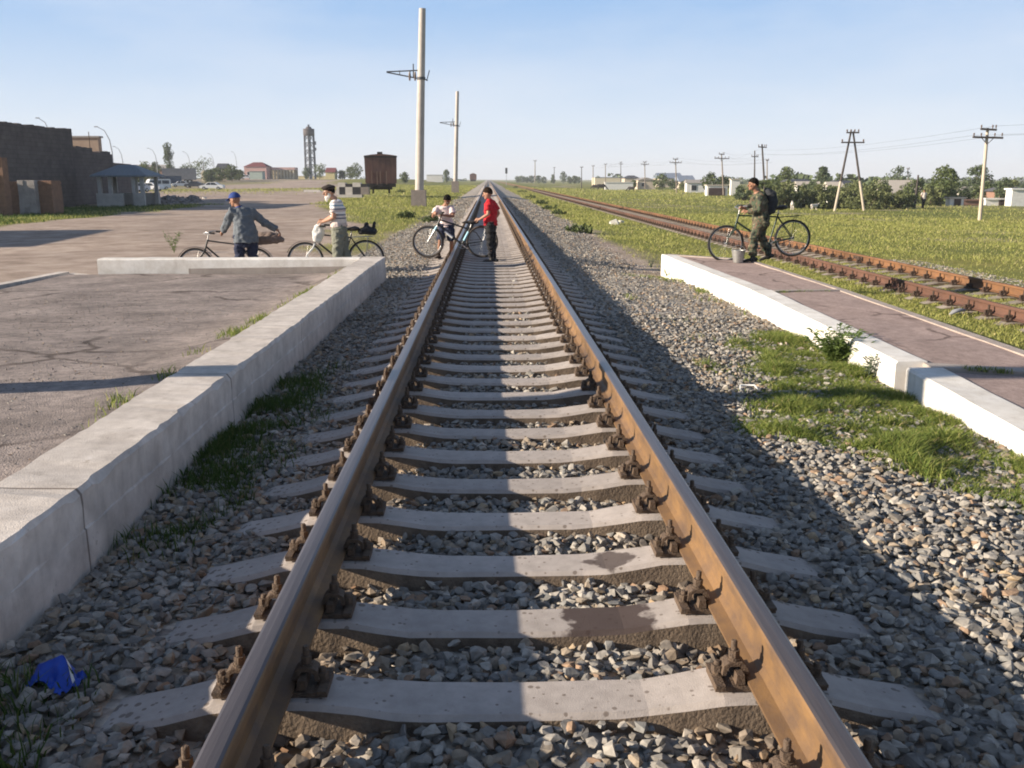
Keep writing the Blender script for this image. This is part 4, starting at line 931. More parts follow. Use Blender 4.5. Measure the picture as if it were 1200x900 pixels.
def person(name, label, loc, J, face, h, skin, clothes, child=False, headdir=None, curl=.55, group=None):
    """J: joints; clothes: list of dicts"""
    t = thing(name, label, 'person', loc, 0, group); J = {k: V3(v) for k, v in J.items()}
    f = V3(face).normalized(); g = V3((f.x, f.y, 0)).normalized(); r = V3((g.y, -g.x, 0))           # body facing and its right
    hf = V3(headdir or face).normalized(); hr = hf.cross(V3((0, 0, 1))).normalized(); hu = hr.cross(hf).normalized()
    k = h/1.72; b = MB(); s = k*(.93 if child else 1)
    sh = (J['Rs']-J['Ls']).length/2; up = V3((0, 0, 1))
    pel, che, nec, hd = J['pel'], J['che'], J['nec'], J['head']
    wst = pel.lerp(che, .45)
    tor = [pel-up*.09*k, pel, wst, che, che.lerp(nec, .62), nec]
    tr_ = [(.145*s, .105*s), (.165*s, .12*s), (.145*s, .105*s), (.17*s, .118*s), (.15*s, .09*s), (.055*s, .055*s)]
    b.tube(tor, tr_, 16, side=r, cap=2)
    b.tube([nec-up*.05*s, nec, hd-hu*.06*s], [.062*s, .054*s, .052*s], 12, cap=1)
    hs = .118*(1.0 if not child else .98)*(k if not child else k*1.12)
    Rm = Matrix((hr, hf, hu)).transposed()
    def HP(x, y, z): return hd+Rm @ V3((x*hs, y*hs, z*hs))
    b.ball(HP(0, -.08, .12), (hs*.68, hs*.82, hs*.86), 18, 12, rot=Rm)
    b.ball(HP(0, .16, -.42), (hs*.52, hs*.60, hs*.58), 16, 10, rot=Rm)
    b.tube([HP(0, .72, .08), HP(0, .86, -.13), HP(0, .93, -.26)], [.07*hs, .10*hs, .12*hs], 8, cap=2)
    b.ball(HP(0, .62, -.82), (hs*.2, hs*.16, hs*.14), 10, 6, rot=Rm)
    for q in (-1, 1):
        b.ball(HP(q*.70, -.08, -.08), (hs*.08, hs*.17, hs*.24), 8, 6, rot=Rm); b.ball(HP(q*.3, .60, -.25), (hs*.2, hs*.16, hs*.16), 8, 6, rot=Rm)
    for S, sgn in (('L', -1), ('R', 1)):
        a, e, w = J[S+'s'], J[S+'e'], J[S+'w']
        b.tube([che.lerp(nec, .35).lerp(a, .5), a, a.lerp(e, .5), e, e.lerp(w, .35), w], [.062*s, .060*s, .050*s, .041*s, .042*s, .027*s], 12, cap=2)
        hd_ = J.get(S+'h'); d = (hd_ if hd_ is not None else (w-e).normalized())
        hand_pieces(b, w, d, J.get(S+'n', -up*.6+g*.0-r*sgn*.8), k*.98, curl, -sgn if S+'t' not in J else J[S+'t'].x)
        hp_, kn, an = J[S+'hip'], J[S+'k'], J[S+'a']
        b.tube([hp_+up*.04*k, hp_.lerp(kn, .3), kn, kn.lerp(an, .35), an], [.092*s, .082*s, .055*s, .055*s, .037*s], 14, cap=2)
        td = J.get(S+'toe', g); b.tube([an-up*.045*k-td*.05*k, an-up*.05*k+td*.06*k, an-up*.06*k+td*.15*k], [(.036*k, .032*k), (.043*k, .028*k), (.038*k, .018*k)], 10, side=td.cross(up), cap=2)
    fuse(b, 'body', skin, .0062*max(k, .85), t, 2)
    e = MB()
    for q in (-1, 1): MB().ball(HP(q*.27, .70, .02), (hs*.09, hs*.06, hs*.055), 8, 6, rot=Rm).build('eye', M_eye, t)
    MB().ball(HP(0, .72, -.55), (hs*.22, hs*.06, hs*.05), 8, 6, rot=Rm).build('mouth', M_lip, t)
    for q in (-1, 1): e.bar(HP(q*.14, .73, .17), HP(q*.42, .66, .16), hs*.08, hs*.05)
    e.build('eyebrows', M_beard if clothes.get('beard') else M_hair, t)
    def capmesh(scale, cut, nm, m, tilt=0.0, thick=.0, off=(0, -.10, .16)):
        axis = (Rm @ V3((0, -math.sin(tilt), math.cos(tilt)))).normalized(); mb = MB(); u = axis.orthogonal().normalized(); v = axis.cross(u); c = HP(*off); nu, nv = 22, 9; vs = []
        for i in range(nv+1):
            th = cut*i/nv
            for j in range(nu):
                a = 2*math.pi*j/nu; dirr = axis*math.cos(th)+(u*math.cos(a)+v*math.sin(a))*math.sin(th); l = Rm.transposed() @ dirr
                vs.append(c+Rm @ V3((l.x*hs*.70*scale, l.y*hs*.84*scale, l.z*hs*.86*scale)))
        mb.add(vs, [(i*nu+j, (i+1)*nu+j, (i+1)*nu+(j+1) % nu, i*nu+(j+1) % nu) for i in range(nv) for j in range(nu)], 0, True)
        mb.add(vs[-nu:], [tuple(range(nu))]); return mb
    if clothes.get('hair'): capmesh(1.10, R(100), 'hair', clothes['hair'], R(28)).build('hair', clothes['hair'], t)
    if clothes.get('beard'):
        bb = MB(); bb.ball(HP(0, .42, -.80), (hs*.46, hs*.36, hs*.42), 12, 8, rot=Rm); bb.ball(HP(0, .56, -1.1), (hs*.24, hs*.2, hs*.42), 10, 8, rot=Rm)
        for q in (-1, 1): bb.ball(HP(q*.5, .2, -.5), (hs*.13, hs*.26, hs*.42), 8, 6, rot=Rm)
        fuse(bb, 'beard', M_beard, .008, t, 1)
    if clothes.get('cap'):
        cm = capmesh(1.20, R(84), 'cap', clothes['cap'], R(8), off=(0, -.10, .22))
        ho = cm.build('cap', clothes['cap'], t)
        vz = MB(); pts = []
        for i in range(9):
            a = R(-62+124*i/8); pts.append((HP(.72*math.sin(a), .55+.22*math.cos(a), .36), HP(.70*math.sin(a), .62+.80*math.cos(a), .22)))
        o = [p for p, _ in pts]+[q_ for _, q_ in pts]; n_ = 9
        vz.add([p+hu*.006 for p in o]+[p-hu*.004 for p in o], [(i, i+1, n_+i+1, n_+i) for i in range(8)]+[(2*n_+i, 3*n_+i, 3*n_+i+1, 2*n_+i+1) for i in range(8)]+[(n_+i, n_+i+1, 3*n_+i+1, 3*n_+i) for i in range(8)])
        vz.build('visor', clothes['cap'], ho)
    if clothes.get('beret'):
        bm_ = MB(); bm_.ball(HP(0, -.02, .62), (hs*1.02, hs*1.12, hs*.40), 20, 8, rot=Rm); bm_.ball(HP(0, -.08, .42), (hs*.80, hs*.94, hs*.32), 18, 8, rot=Rm); fuse(bm_, 'beret', clothes['beret'], .009, t, 2)
    up_ = clothes['top']; c = MB(); ex = up_.get('ex', .016)
    lo = up_['hem']; base = pel+up*(lo-pel.z) if lo else pel
    ts = [base, pel.lerp(che, .1) if base.z < pel.z else base.lerp(che, .2), wst, che, che.lerp(nec, .62), che.lerp(nec, .92)]
    fl = up_.get('flare', 1.0)
    c.tube(ts, [(.165*s*fl+ex, .125*s*fl+ex), (.166*s*fl+ex, .122*s*fl+ex), (.15*s*fl+ex, .11*s*fl+ex), (.172*s+ex, .12*s+ex), (.152*s+ex, .092*s+ex), (.07*s+ex*.5, .065*s+ex*.5)], 18, side=r)
    for S in ('L', 'R'):
        a, e_, w = J[S+'s'], J[S+'e'], J[S+'w']; st_ = [che.lerp(nec, .35).lerp(a, .4), a]; sr = [.066*s+ex, .063*s+ex]
        if up_['sleeve'] == 'short': st_ += [a.lerp(e_, .72)]; sr += [.062*s+ex*1.3]
        else: st_ += [a.lerp(e_, .5), e_, e_.lerp(w, .45), e_.lerp(w, .92)]; sr += [.054*s+ex, .050*s+ex, .046*s+ex, .036*s+ex]
        c.tube(st_, sr, 14)
    q = random.Random(hash(name) % 1000)
    to = fuse(c, up_.get('name', 'shirt'), up_['m'], .011, t, 3)
    crumple(to, .012 if not child else .009, len(label))
    if up_.get('collar'):
        cc = MB(); cc.tube([che.lerp(nec, .78), che.lerp(nec, 1.0)+up*.015], [(.085*s, .075*s), (.066*s, .064*s)], 16, side=r); cc.build('collar', up_['collar'], to)
    lo_ = clothes['bottom']; c = MB(); ex = lo_.get('ex', .016)
    c.tube([pel-up*.21*k, pel-up*.12*k, pel-up*.03*k, pel+up*.07*k], [(.105*s+ex, .09*s+ex), (.155*s+ex, .115*s+ex), (.165*s+ex, .12*s+ex), (.150*s+ex, .11*s+ex)], 16, side=r)
    for S in ('L', 'R'):
        hp_, kn, an = J[S+'hip'], J[S+'k'], J[S+'a']
        if lo_['len'] == 'short': c.tube([hp_+up*.05*k, hp_.lerp(kn, .4), hp_.lerp(kn, .98)], [.098*s+ex, .092*s+ex, .078*s+ex*1.4], 14)
        else: c.tube([hp_+up*.05*k, hp_.lerp(kn, .35), kn, kn.lerp(an, .4), kn.lerp(an, .93)], [.098*s+ex, .088*s+ex, .064*s+ex, .062*s+ex, .052*s+ex], 14)
    bo = fuse(c, lo_.get('name', 'trousers'), lo_['m'], .011, t, 3); crumple(bo, .013, len(label)+3)
    if clothes.get('shoes'):
        for S in ('L', 'R'):
            an = J[S+'a']; td = V3(J.get(S+'toe', g)).normalized(); c = MB(); tall = clothes.get('boot', .05)
            c.tube([an-up*.045*k-td*.07*k, an-up*.045*k+td*.07*k, an-up*.055*k+td*.19*k], [(.046*k, .042*k), (.052*k, .036*k), (.044*k, .024*k)], 12, side=td.cross(up), cap=2)
            c.tube([an-up*.05*k, an+up*tall*k], [.050*k, .052*k], 12, cap=1)
            fuse(c, 'boot' if tall > .1 else 'shoe', clothes['shoes'], .009, t, 1)
    return t
def crumple(o, amt, seed):
    me = o.data; n = len(me.vertices); co_ = np.empty(n*3, dtype=np.float32); me.vertices.foreach_get('co', co_); co_ = co_.reshape(-1, 3)
    nr = np.empty(n*3, dtype=np.float32); me.vertices.foreach_get('normal', nr); nr = nr.reshape(-1, 3)
    d = vnoise(co_[:, 0]+co_[:, 1]*.8, co_[:, 2]*1.4+co_[:, 1]*.5, .09, seed)+.5*vnoise(co_[:, 0]-co_[:, 1], co_[:, 2]*2.0, .05, seed+1)
    me.vertices.foreach_set('co', (co_+nr*(d*amt)[:, None]).ravel()); me.update()
M_jack = mat('grey_blue_jacket', (.135, .155, .175), (.095, .11, .13), 9, .9, .3, 60)
M_bluec = mat('blue_cap_cloth', (.02, .055, .23), (.015, .04, .17), 12, .85)
M_navy = mat('navy_trousers', (.022, .03, .065), (.015, .02, .045), 12, .9)
M_khak = mat('olive_grey_trousers', (.20, .205, .165), (.14, .145, .115), 9, .9)
M_beret = mat('dark_beret_felt', (.035, .026, .024), (.025, .02, .018), 20, .95)
M_redp = mat('red_polo', (.50, .012, .022), (.38, .008, .016), 9, .85)
M_pink = mat('pale_pink_shirt', (.74, .62, .60), (.64, .53, .52), 8, .85)
M_blackt = mat('black_trousers', (.014, .014, .017), (.01, .01, .012), 12, .9)
M_boot = mat('black_leather', (.02, .018, .017), (.013, .012, .011), 20, .5)
M_shoe = mat('brown_shoe', (.06, .04, .03), (.04, .028, .02), 20, .6)
M_pack = mat('dark_rucksack_cloth', (.028, .032, .038), (.018, .02, .024), 20, .85)
M_str = mat('striped_polo', (.70, .66, .62)); N, L = nodes_of(M_str); b = N['Principled BSDF']
tc = N.new('ShaderNodeTexCoord'); sx = N.new('ShaderNodeSeparateXYZ'); L.new(tc.outputs['Object'], sx.inputs['Vector'])
mr = N.new('ShaderNodeMapRange'); mr.inputs['From Min'].default_value = .98; mr.inputs['From Max'].default_value = 1.48; L.new(sx.outputs['Z'], mr.inputs['Value'])
cr = N.new('ShaderNodeValToRGB'); e = cr.color_ramp.elements; cr.color_ramp.interpolation = 'CONSTANT'
W_, D_, P_, B_ = (.72, .70, .68, 1), (.10, .12, .16, 1), (.50, .42, .39, 1), (.22, .33, .42, 1)
sts = [(0, P_), (.16, (.62, .55, .50, 1)), (.30, D_), (.345, (.66, .60, .57, 1)), (.42, D_), (.47, W_), (.56, P_), (.64, D_), (.68, W_), (.76, B_), (.81, W_), (.88, P_), (.93, W_)]
while len(e) < len(sts): e.new(.5)
for k, (p, c) in enumerate(sts): e[k].position = p; e[k].color = c
L.new(mr.outputs['Result'], cr.inputs['Fac']); L.new(cr.outputs['Color'], b.inputs['Base Color'])
M_camo = mat('camouflage_cloth', (.12, .12, .07)); N, L = nodes_of(M_camo); b = N['Principled BSDF']
tc = N.new('ShaderNodeTexCoord'); nz = N.new('ShaderNodeTexNoise'); nz.inputs['Scale'].default_value = 9; nz.inputs['Detail'].default_value = 2; nz.inputs['Distortion'].default_value = .8; L.new(tc.outputs['Object'], nz.inputs['Vector'])
cr = N.new('ShaderNodeValToRGB'); e = cr.color_ramp.elements; cr.color_ramp.interpolation = 'CONSTANT'
sts = [(0, (.018, .02, .017, 1)), (.40, (.05, .068, .04, 1)), (.49, (.12, .075, .05, 1)), (.56, (.06, .08, .05, 1)), (.62, (.22, .19, .12, 1)), (.72, (.03, .03, .024, 1))]
while len(e) < len(sts): e.new(.5)
for k, (p, c) in enumerate(sts): e[k].position = p; e[k].color = c
L.new(nz.outputs['Fac'], cr.inputs['Fac']); L.new(cr.outputs['Color'], b.inputs['Base Color'])

# --- man in a blue cap
Y1 = 18.35; x0 = dp(288, 280, Y1).x; g0 = -.58
t1 = person('person', "man in blue cap and grey blue jacket seen from behind, walking a bicycle", (x0, Y1-.05, g0), dict(
    pel=(.02, .0, .93), che=(-.03, .05, 1.27), nec=(-.10, .07, 1.465), head=(-.18, .10, 1.595), Ls=(-.21, -.02, 1.385), Le=(-.34, .06, 1.15), Lw=(-.48, .22, 1.01), Rs=(.125, .13, 1.37), Re=(.34, .20, 1.17), Rw=(.565, .27, 1.02),
    Lh=(-.5, .7, -.35), Rh=(.45, .3, -.8), Lhip=(-.09, -.03, .90), Lk=(-.13, .0, .48), La=(-.05, -.05, .08), Rhip=(.09, .03, .90), Rk=(.12, .08, .48), Ra=(.26, .02, .10), Ltoe=(-.9, .4, 0), Rtoe=(-.9, .4, 0)),
    (-.45, .88, 0), 1.74, M_skin2, dict(cap=M_bluec, top=dict(name='jacket', m=M_jack, hem=.80, sleeve='long', ex=.030, flare=1.2, collar=M_bluec), bottom=dict(m=M_navy, len='long', ex=.02), shoes=M_boot), headdir=(-.93, .25, -.22))
xb = (dp(240, 300, 18.7).x+dp(319, 300, 18.7).x)/2
bicycle('bicycle', 'black bicycle with a sack on its rack, wheeled by the man in the blue cap', (xb-.12, 18.72, -.605), R(90), 0, 'road', 1.16, .35)
M_sack = mat('grey_sackcloth', (.215, .165, .145), (.15, .115, .10), 14, .95, .5, 60)
pz = dp(316, 282, 18.72); sk = MB(); sk.tube([(-.27, 0, -.02), (-.2, 0, 0), (0, .01, .015), (.18, 0, 0), (.26, 0, -.03)], [(.07, .06), (.12, .11), (.135, .125), (.125, .11), (.06, .05)], 16, side=(0, 1, 0), cap=2)
o = fuse(sk, 'sack', M_sack, .014, None, 2, (pz.x-.03, 18.72, -.605+.77+.105)); crumple(o, .012, 5); tag(o, 'stuffed brown grey sack on the bicycle rack of the man in the blue cap', 'sack')
# --- man in a beret
Y2 = 18.15; x0 = dp(398, 280, Y2).x; g0 = -.445
person('person', "white bearded man in dark beret and striped polo shirt pushing a bicycle", (x0, Y2-.22, g0), dict(
    pel=(.03, .0, .95), che=(.02, 0, 1.29), nec=(-.03, 0, 1.49), head=(-.13, -.02, 1.62), Ls=(.0, -.17, 1.42), Le=(-.03, -.22, 1.16), Lw=(-.25, -.06, 1.075), Rs=(.02, .17, 1.42), Re=(-.08, .2, 1.18), Rw=(-.27, .22, 1.09),
    Lh=(-.95, .1, .0), Rh=(-.95, .1, 0), Lhip=(.03, -.09, .92), Lk=(.0, -.10, .50), La=(.0, -.1, .08), Rhip=(.03, .09, .92), Rk=(.10, .10, .50), Ra=(.26, .1, .10), Ltoe=(-1, 0, 0), Rtoe=(-1, 0, 0)),
    (-1, -.05, 0), 1.74, M_skin, dict(beret=M_beret, hair=M_hair, beard=True, top=dict(name='polo_shirt', m=M_str, hem=.98, sleeve='short', ex=.02, flare=1.06), bottom=dict(m=M_khak, len='long', ex=.03), shoes=M_shoe), headdir=(-.86, -.5, -.12))
xf = dp(359, 300, 18.3).x; xr = dp(430, 300, 18.3).x
bicycle('bicycle', 'black roadster bicycle with white fork and bag, pushed by the bearded man in the beret', (xr-.44, 18.28, -.445), R(90), R(-2.0), 'road', xr-xf, .352)
M_wbag = mat('white_plastic_bag', (.70, .70, .68), (.6, .6, .58), 8, .5, .4, 20, trans=.2)
pb = dp(372, 272, 18.0); bg_ = MB(); bg_.tube([(.05, 0, .17), (.03, 0, .10), (0, 0, -.02), (-.03, 0, -.15)], [(.03, .03), (.09, .05), (.12, .07), (.085, .06)], 14, side=(1, 0, 0), cap=2)
o = fuse(bg_, 'carrier_bag', M_wbag, .01, None, 1, (pb.x, 18.10, pb.z)); crumple(o, .01, 9); tag(o, 'white carrier bag hanging from the handlebar of the bearded man', 'bag')
pb = dp(431, 272, 18.3); bg_ = MB(); bg_.tube([(-.12, 0, .0), (0, 0, .03), (.12, 0, 0)], [(.07, .06), (.10, .09), (.07, .06)], 12, side=(0, 1, 0), cap=2); bg_.tube([(.10, -.02, .0), (.13, 0, .16)], .035, 8, cap=2); bg_.tube([(-.05, .02, .0), (-.02, 0, .13)], .04, 8, cap=2)
o = fuse(bg_, 'black_bundle', M_pack, .011, None, 1, (pb.x, 18.28, pb.z+.015)); crumple(o, .01, 3); tag(o, 'lumpy black bundle strapped to the rear rack behind the bearded man', 'bundle')
# --- boys
Yb = 20.3; x0 = dp(521, 270, Yb).x
person('person', 'dark haired boy in pale shirt and dark shorts leaning over the handlebar of a bicycle', (x0, Yb+.05, -.26), dict(
    pel=(.04, .08, .72), che=(.0, .0, .98), nec=(.02, -.06, 1.135), head=(.07, -.13, 1.235), Rs=(-.14, -.03, 1.07), Re=(-.24, -.10, .89), Rw=(-.20, -.27, .985), Ls=(.15, -.03, 1.07), Le=(.19, -.16, .90), Lw=(-.02, -.29, .93),
    Rh=(.3, -.5, -.15), Lh=(-.8, -.4, .1), Rhip=(-.03, .08, .70), Rk=(-.10, .02, .38), Ra=(-.14, .08, .07), Lhip=(.11, .08, .70), Lk=(.14, .06, .38), La=(.12, .12, .07), Ltoe=(-.3, -.9, 0), Rtoe=(-.4, -.9, 0)),
    (-.15, -1, 0), 1.40, M_skin2, dict(hair=M_hair, top=dict(name='shirt', m=M_pink, hem=.68, sleeve='short', ex=.018), bottom=dict(name='shorts', m=M_navy, len='short', ex=.02), shoes=M_shoe), child=True, headdir=(-.25, -.75, -.5))
xf = dp(501.5, 285, 19.85).x; xr = dp(565, 285, 19.85).x
bicycle('bicycle', "black and light blue mountain bike across the left rail, held by boy in pale shirt", (xr-.42, 19.85, -.20), R(90), R(0), 'mtb', xr-xf, .335)
Yr = 19.55; x0 = dp(575, 303, Yr).x
person('person', 'boy in red polo shirt and black trousers standing between the rails of the near track', (x0, Yr, -.262), dict(
    pel=(.0, .0, .80), che=(.01, 0, 1.09), nec=(-.02, 0, 1.26), head=(-.06, -.01, 1.385), Ls=(-.03, -.155, 1.19), Le=(-.05, -.21, .97), Lw=(-.22, -.16, .87), Rs=(.05, .155, 1.19), Re=(.17, .17, .98), Rw=(.06, .20, .83),
    Lh=(-.9, .2, .05), Rh=(-.6, 0, -.6), Lhip=(-.01, -.075, .78), Lk=(-.02, -.07, .43), La=(.02, -.07, .07), Rhip=(.03, .075, .78), Rk=(.04, .07, .43), Ra=(.07, .07, .07), Ltoe=(-1, -.1, 0), Rtoe=(-1, .2, 0)),
    (-.80, .60, 0), 1.51, M_skin, dict(hair=M_hairb, top=dict(name='polo_shirt', m=M_redp, hem=.74, sleeve='short', ex=.022, flare=1.06, collar=M_redp), bottom=dict(m=M_blackt, len='long', ex=.016), shoes=M_boot), child=True, headdir=(-.96, .1, -.28))
# --- man in camouflage
gs = -.066; Ys = gp(884, 306, gs).y; x0 = dp(884, 290, Ys).x; ks = Ys/18.0
t5 = person('person', 'young man in camouflage uniform and black boots stepping across the low platform beside a bicycle', (x0, Ys, gs), {k_: Vector(v_)*(ks if k_[-1] not in 'h' and 'toe' not in k_ else 1) for k_, v_ in dict(
    pel=(.10, .0, .80), che=(.06, 0, 1.10), nec=(-.01, 0, 1.30), head=(-.09, -.01, 1.435), Ls=(.04, -.17, 1.22), Le=(.0, -.23, .96), Lw=(-.19, -.10, .93), Rs=(.05, .17, 1.22), Re=(-.05, .2, 1.0), Rw=(-.20, .10, .99),
    Lh=(-.9, .2, .2), Rh=(-.9, 0, .2), Lhip=(.09, -.08, .78), Lk=(-.05, -.10, .45), La=(-.05, -.10, .08), Rhip=(.11, .08, .78), Rk=(.14, .06, .43), Ra=(.31, .08, .12), Ltoe=(-1, -.1, -.1), Rtoe=(-.95, 0, -.3)).items()},
    (-1, -.12, 0), 1.62*ks, M_skin2, dict(hair=M_hair, top=dict(name='camouflage_jacket', m=M_camo, hem=.66*ks, sleeve='long', ex=.026, flare=1.1), bottom=dict(name='camouflage_trousers', m=M_camo, len='long', ex=.026), shoes=M_boot, boot=.18), headdir=(-1, -.12, -.08))
rk = MB(); rk.tube([(-.02, 0, -.22), (.02, 0, -.17), (.05, 0, 0), (.02, 0, .14), (-.04, 0, .19)], [(.11, .06), (.15, .105), (.155, .125), (.14, .10), (.10, .05)], 16, side=(0, 1, 0), cap=2)
o = fuse(rk, 'rucksack', M_pack, .012, None, 2, (x0+.215, Ys, gs+1.12*ks)); crumple(o, .008, 4); tag(o, 'dark rucksack worn on the back of the man in camouflage', 'rucksack')
xf = dp(852, 285, Ys+.33).x; xr = dp(930, 285, Ys+.33).x
bicycle('bicycle', 'dark green roadster bicycle lifted at its rear wheel beside the man in camouflage', (xr-.44, Ys+.33, -.045), R(90), R(-4.6), 'green', xr-xf, .342)
M_bucket = mat('galvanised_bucket', (.42, .42, .41), (.32, .32, .31), 18, .45, metal=.7)
p = gp(864, 307, -.066); t = thing('bucket', 'grey metal bucket standing on the platform at the feet of the man in camouflage', 'bucket', (p.x, p.y-.05, -.072))
b_ = MB(); n_ = 20
for (ra, rb, za, zb) in ((.085, .125, 0, .22), (.12, .08, .215, .02)):
    b_.add([(ra*math.cos(a), ra*math.sin(a), za) for a in sph_ring(n_)]+[(rb*math.cos(a), rb*math.sin(a), zb) for a in sph_ring(n_)], [(i, (i+1) % n_, n_+(i+1) % n_, n_+i) for i in range(n_)], 0, True)
b_.add([(.085*math.cos(a), .085*math.sin(a), .004) for a in sph_ring(n_)], [tuple(range(n_))]); b_.torus((0, 0, .22), .124, .006, 'z', 20, 6)
b_.build('pail', M_bucket, t); MB().tube([(.122*math.cos(R(a)), .02*math.sin(R(a)), .215-.0+.09*math.sin(R(a))) for a in range(0, 181, 20)], .004, 5).build('handle', M_steel, t)
# ================================================================ vegetation
M_leaf = mat('tree_leaves', (.125, .155, .05), (.07, .10, .036), 1.2, .8, island=.45, trans=.25)
M_leafd = mat('dark_tree_leaves', (.11, .14, .065), (.07, .10, .05), 1.2, .8, island=.45, trans=.2)
M_willow = mat('willow_leaves', (.20, .22, .09), (.115, .14, .058), 1.2, .8, island=.4, trans=.3)
M_bark = mat('bark', (.10, .075, .055), (.06, .045, .035), 8, .95)
def tree(name, lb, cat, p, h, w, kind='round', n=1400, leaf=.18, m=None, seed=1, group=None, trunk=.25):
    q = np.random.default_rng(seed); t = thing(name, lb, cat, p, 0, group)
    ncl = {'poplar': 34, 'bush': 30}.get(kind, 40)
    C_ = []
    for i in range(ncl):
        if kind == 'poplar':
            z = q.uniform(.12, .97); rr = w/2*(.35+.65*math.sin(math.pi*min(1, (1.05-z))**.8))*.75; a = q.uniform(0, 6.28); C_.append((rr*math.cos(a)*q.uniform(.1, 1), rr*math.sin(a)*q.uniform(.1, 1), z*h, w*.24))
        elif kind == 'bush':
            a = q.uniform(0, 6.28); l = w/2*math.sqrt(q.uniform(0, 1))*.85; z = h*q.uniform(.08, .92)*(1-.55*(l/(w/2))**2); C_.append((l*math.cos(a), l*math.sin(a), z, max(.18*h, w*.10)*q.uniform(.6, 1.2)))
        else:
            a = q.uniform(0, 6.28); v = q.uniform(-1, 1); l = w/2*.80*math.sqrt(max(0, 1-v*v))*math.sqrt(q.uniform(.05, 1)); C_.append((l*math.cos(a), l*math.sin(a), h*(trunk+.04)+(h*(1-trunk))*(.5+.44*v), w*.19*q.uniform(.6, 1.25)))
    C_ = np.array(C_); k = q.integers(0, ncl, n); off = q.normal(size=(n, 3)); off /= np.linalg.norm(off, axis=1)[:, None]; off *= q.uniform(.35, 1.05, n)[:, None]**.6
    P = C_[k, :3]+off*C_[k, 3][:, None]*np.array([1, 1, .85 if kind != 'poplar' else 1.3]); P[:, 2] = np.maximum(P[:, 2], .03*h)
    RM = rotmats(n, q); s = leaf*q.uniform(.6, 1.4, n)
    Q = np.array([[-.5, -.28, 0], [.5, -.28, .1], [.55, .28, 0], [-.45, .28, .1]]); V = np.einsum('nij,vj->nvi', RM, Q)*s[:, None, None]+P[:, None]
    link('crown', np_mesh('crown', V.reshape(-1, 3), np.arange(n*4).reshape(n, 4), m or M_leaf), t)
    b = MB(); tr_ = max(.03, h*.022)
    if kind == 'bush':
        for i in range(6): b.tube([(0, 0, -.2), tuple(C_[i, :3]*.5), tuple(C_[i, :3])], [tr_, tr_*.6, tr_*.25], 5)
        b.build('stems', M_bark, t)
    else:
        b.tube([(0, 0, -.3), (.02*h, 0, h*.3), (0, .01*h, h*.6), (0, 0, h*.9)], [tr_*1.3, tr_, tr_*.6, tr_*.2], 7)
        for i in range(8): b.tube([(0.01*h, 0, min(C_[i, 2]*.7, h*.6)), (C_[i, 0]*.7, C_[i, 1]*.7, C_[i, 2]*.9)], [tr_*.45, tr_*.15], 5)
        b.build('trunk', M_bark, t)
    return t
# ================================================================ concrete poles beside the near track
M_pole = mat('pole_concrete', (.50, .46, .42), (.40, .365, .335), 2.0, .9, .2, 30, big=.1)
M_plin = mat('plinth_concrete', (.30, .255, .225), (.22, .185, .165), 4, .95, .3, 30)
M_brk = mat('dark_bracket_steel', (.07, .075, .085), (.05, .05, .055), 10, .6)
M_ins = mat('insulator', (.14, .10, .08), (.10, .07, .06), 10, .3)
def mast(lb, p, top, r0, r1, ph, seed):
    t = thing('concrete_mast', lb, 'mast', p, 0, 'concrete masts along the near track'); d = Vector(top)-Vector(p); h = d.z
    MB().tube([(0, 0, -.3), d*.5, d], [r0, (r0+r1)/2, r1], 18).build('shaft', M_pole, t)
    MB().box((0, 0, ph/2-.2), (1.02, .9, ph+.4), taper=(.94, .94)).build('plinth', M_plin, t)
    b = MB(); c = d*.655; b.rod(c, c+Vector((-2.25, 0, .42)), .045); b.rod(c+Vector((0, 0, .55)), c+Vector((-2.25, 0, .45)), .045)
    for k in (.32, .62): b.rod(c+Vector((-2.25*k, 0, .42*k)), c+Vector((-2.25*k, 0, .54)), .03)
    b.rod(c+Vector((-.5, 0, .12)), c+Vector((-.5, 0, .95)), .04); b.rod(c+Vector((0, 0, .1)), c+Vector((.42, 0, -.1)), .045); b.rod(c+Vector((.36, 0, -.1)), c+Vector((.55, 0, .55)), .03)
    b.tube([c+Vector((0, 0, -.05)), c+Vector((0, 0, .12))], r0*.95, 14)
    br = b.build('bracket', M_brk, t)
    for dx in (-.75, -.4): MB().tube([c+Vector((dx, 0, .45+.0)), c+Vector((dx, 0, .2)), c+Vector((dx, 0, -.1))], [.05, .085, .05], 8).build('insulator', M_ins, br)
Ym = 65.0; pb = dp(491, 243, Ym); mast("tall pale concrete mast on a block plinth, the larger one left of the near track", (pb.x, Ym, pb.z), (dp(495, 10, Ym).x, Ym, dp(495, 10, Ym).z), .30, .215, 1.15, 1)
Ym = 131.0; pb = dp(533.5, 223, Ym); mast('thinner looking far concrete mast left of the near track, directly behind the boys', (pb.x, Ym, pb.z), (dp(536, 107, Ym).x, Ym, dp(536, 107, Ym).z), .30, .215, 1.2, 2)
# the mast whose shadow crosses platform, track and grass; it stands outside the frame on the left
mast('concrete mast left of the frame throwing the shadow stripe across platform and track', (-6.2, 5.86, -.3), (-6.2, 5.86, 13), .20, .15, .6, 3)

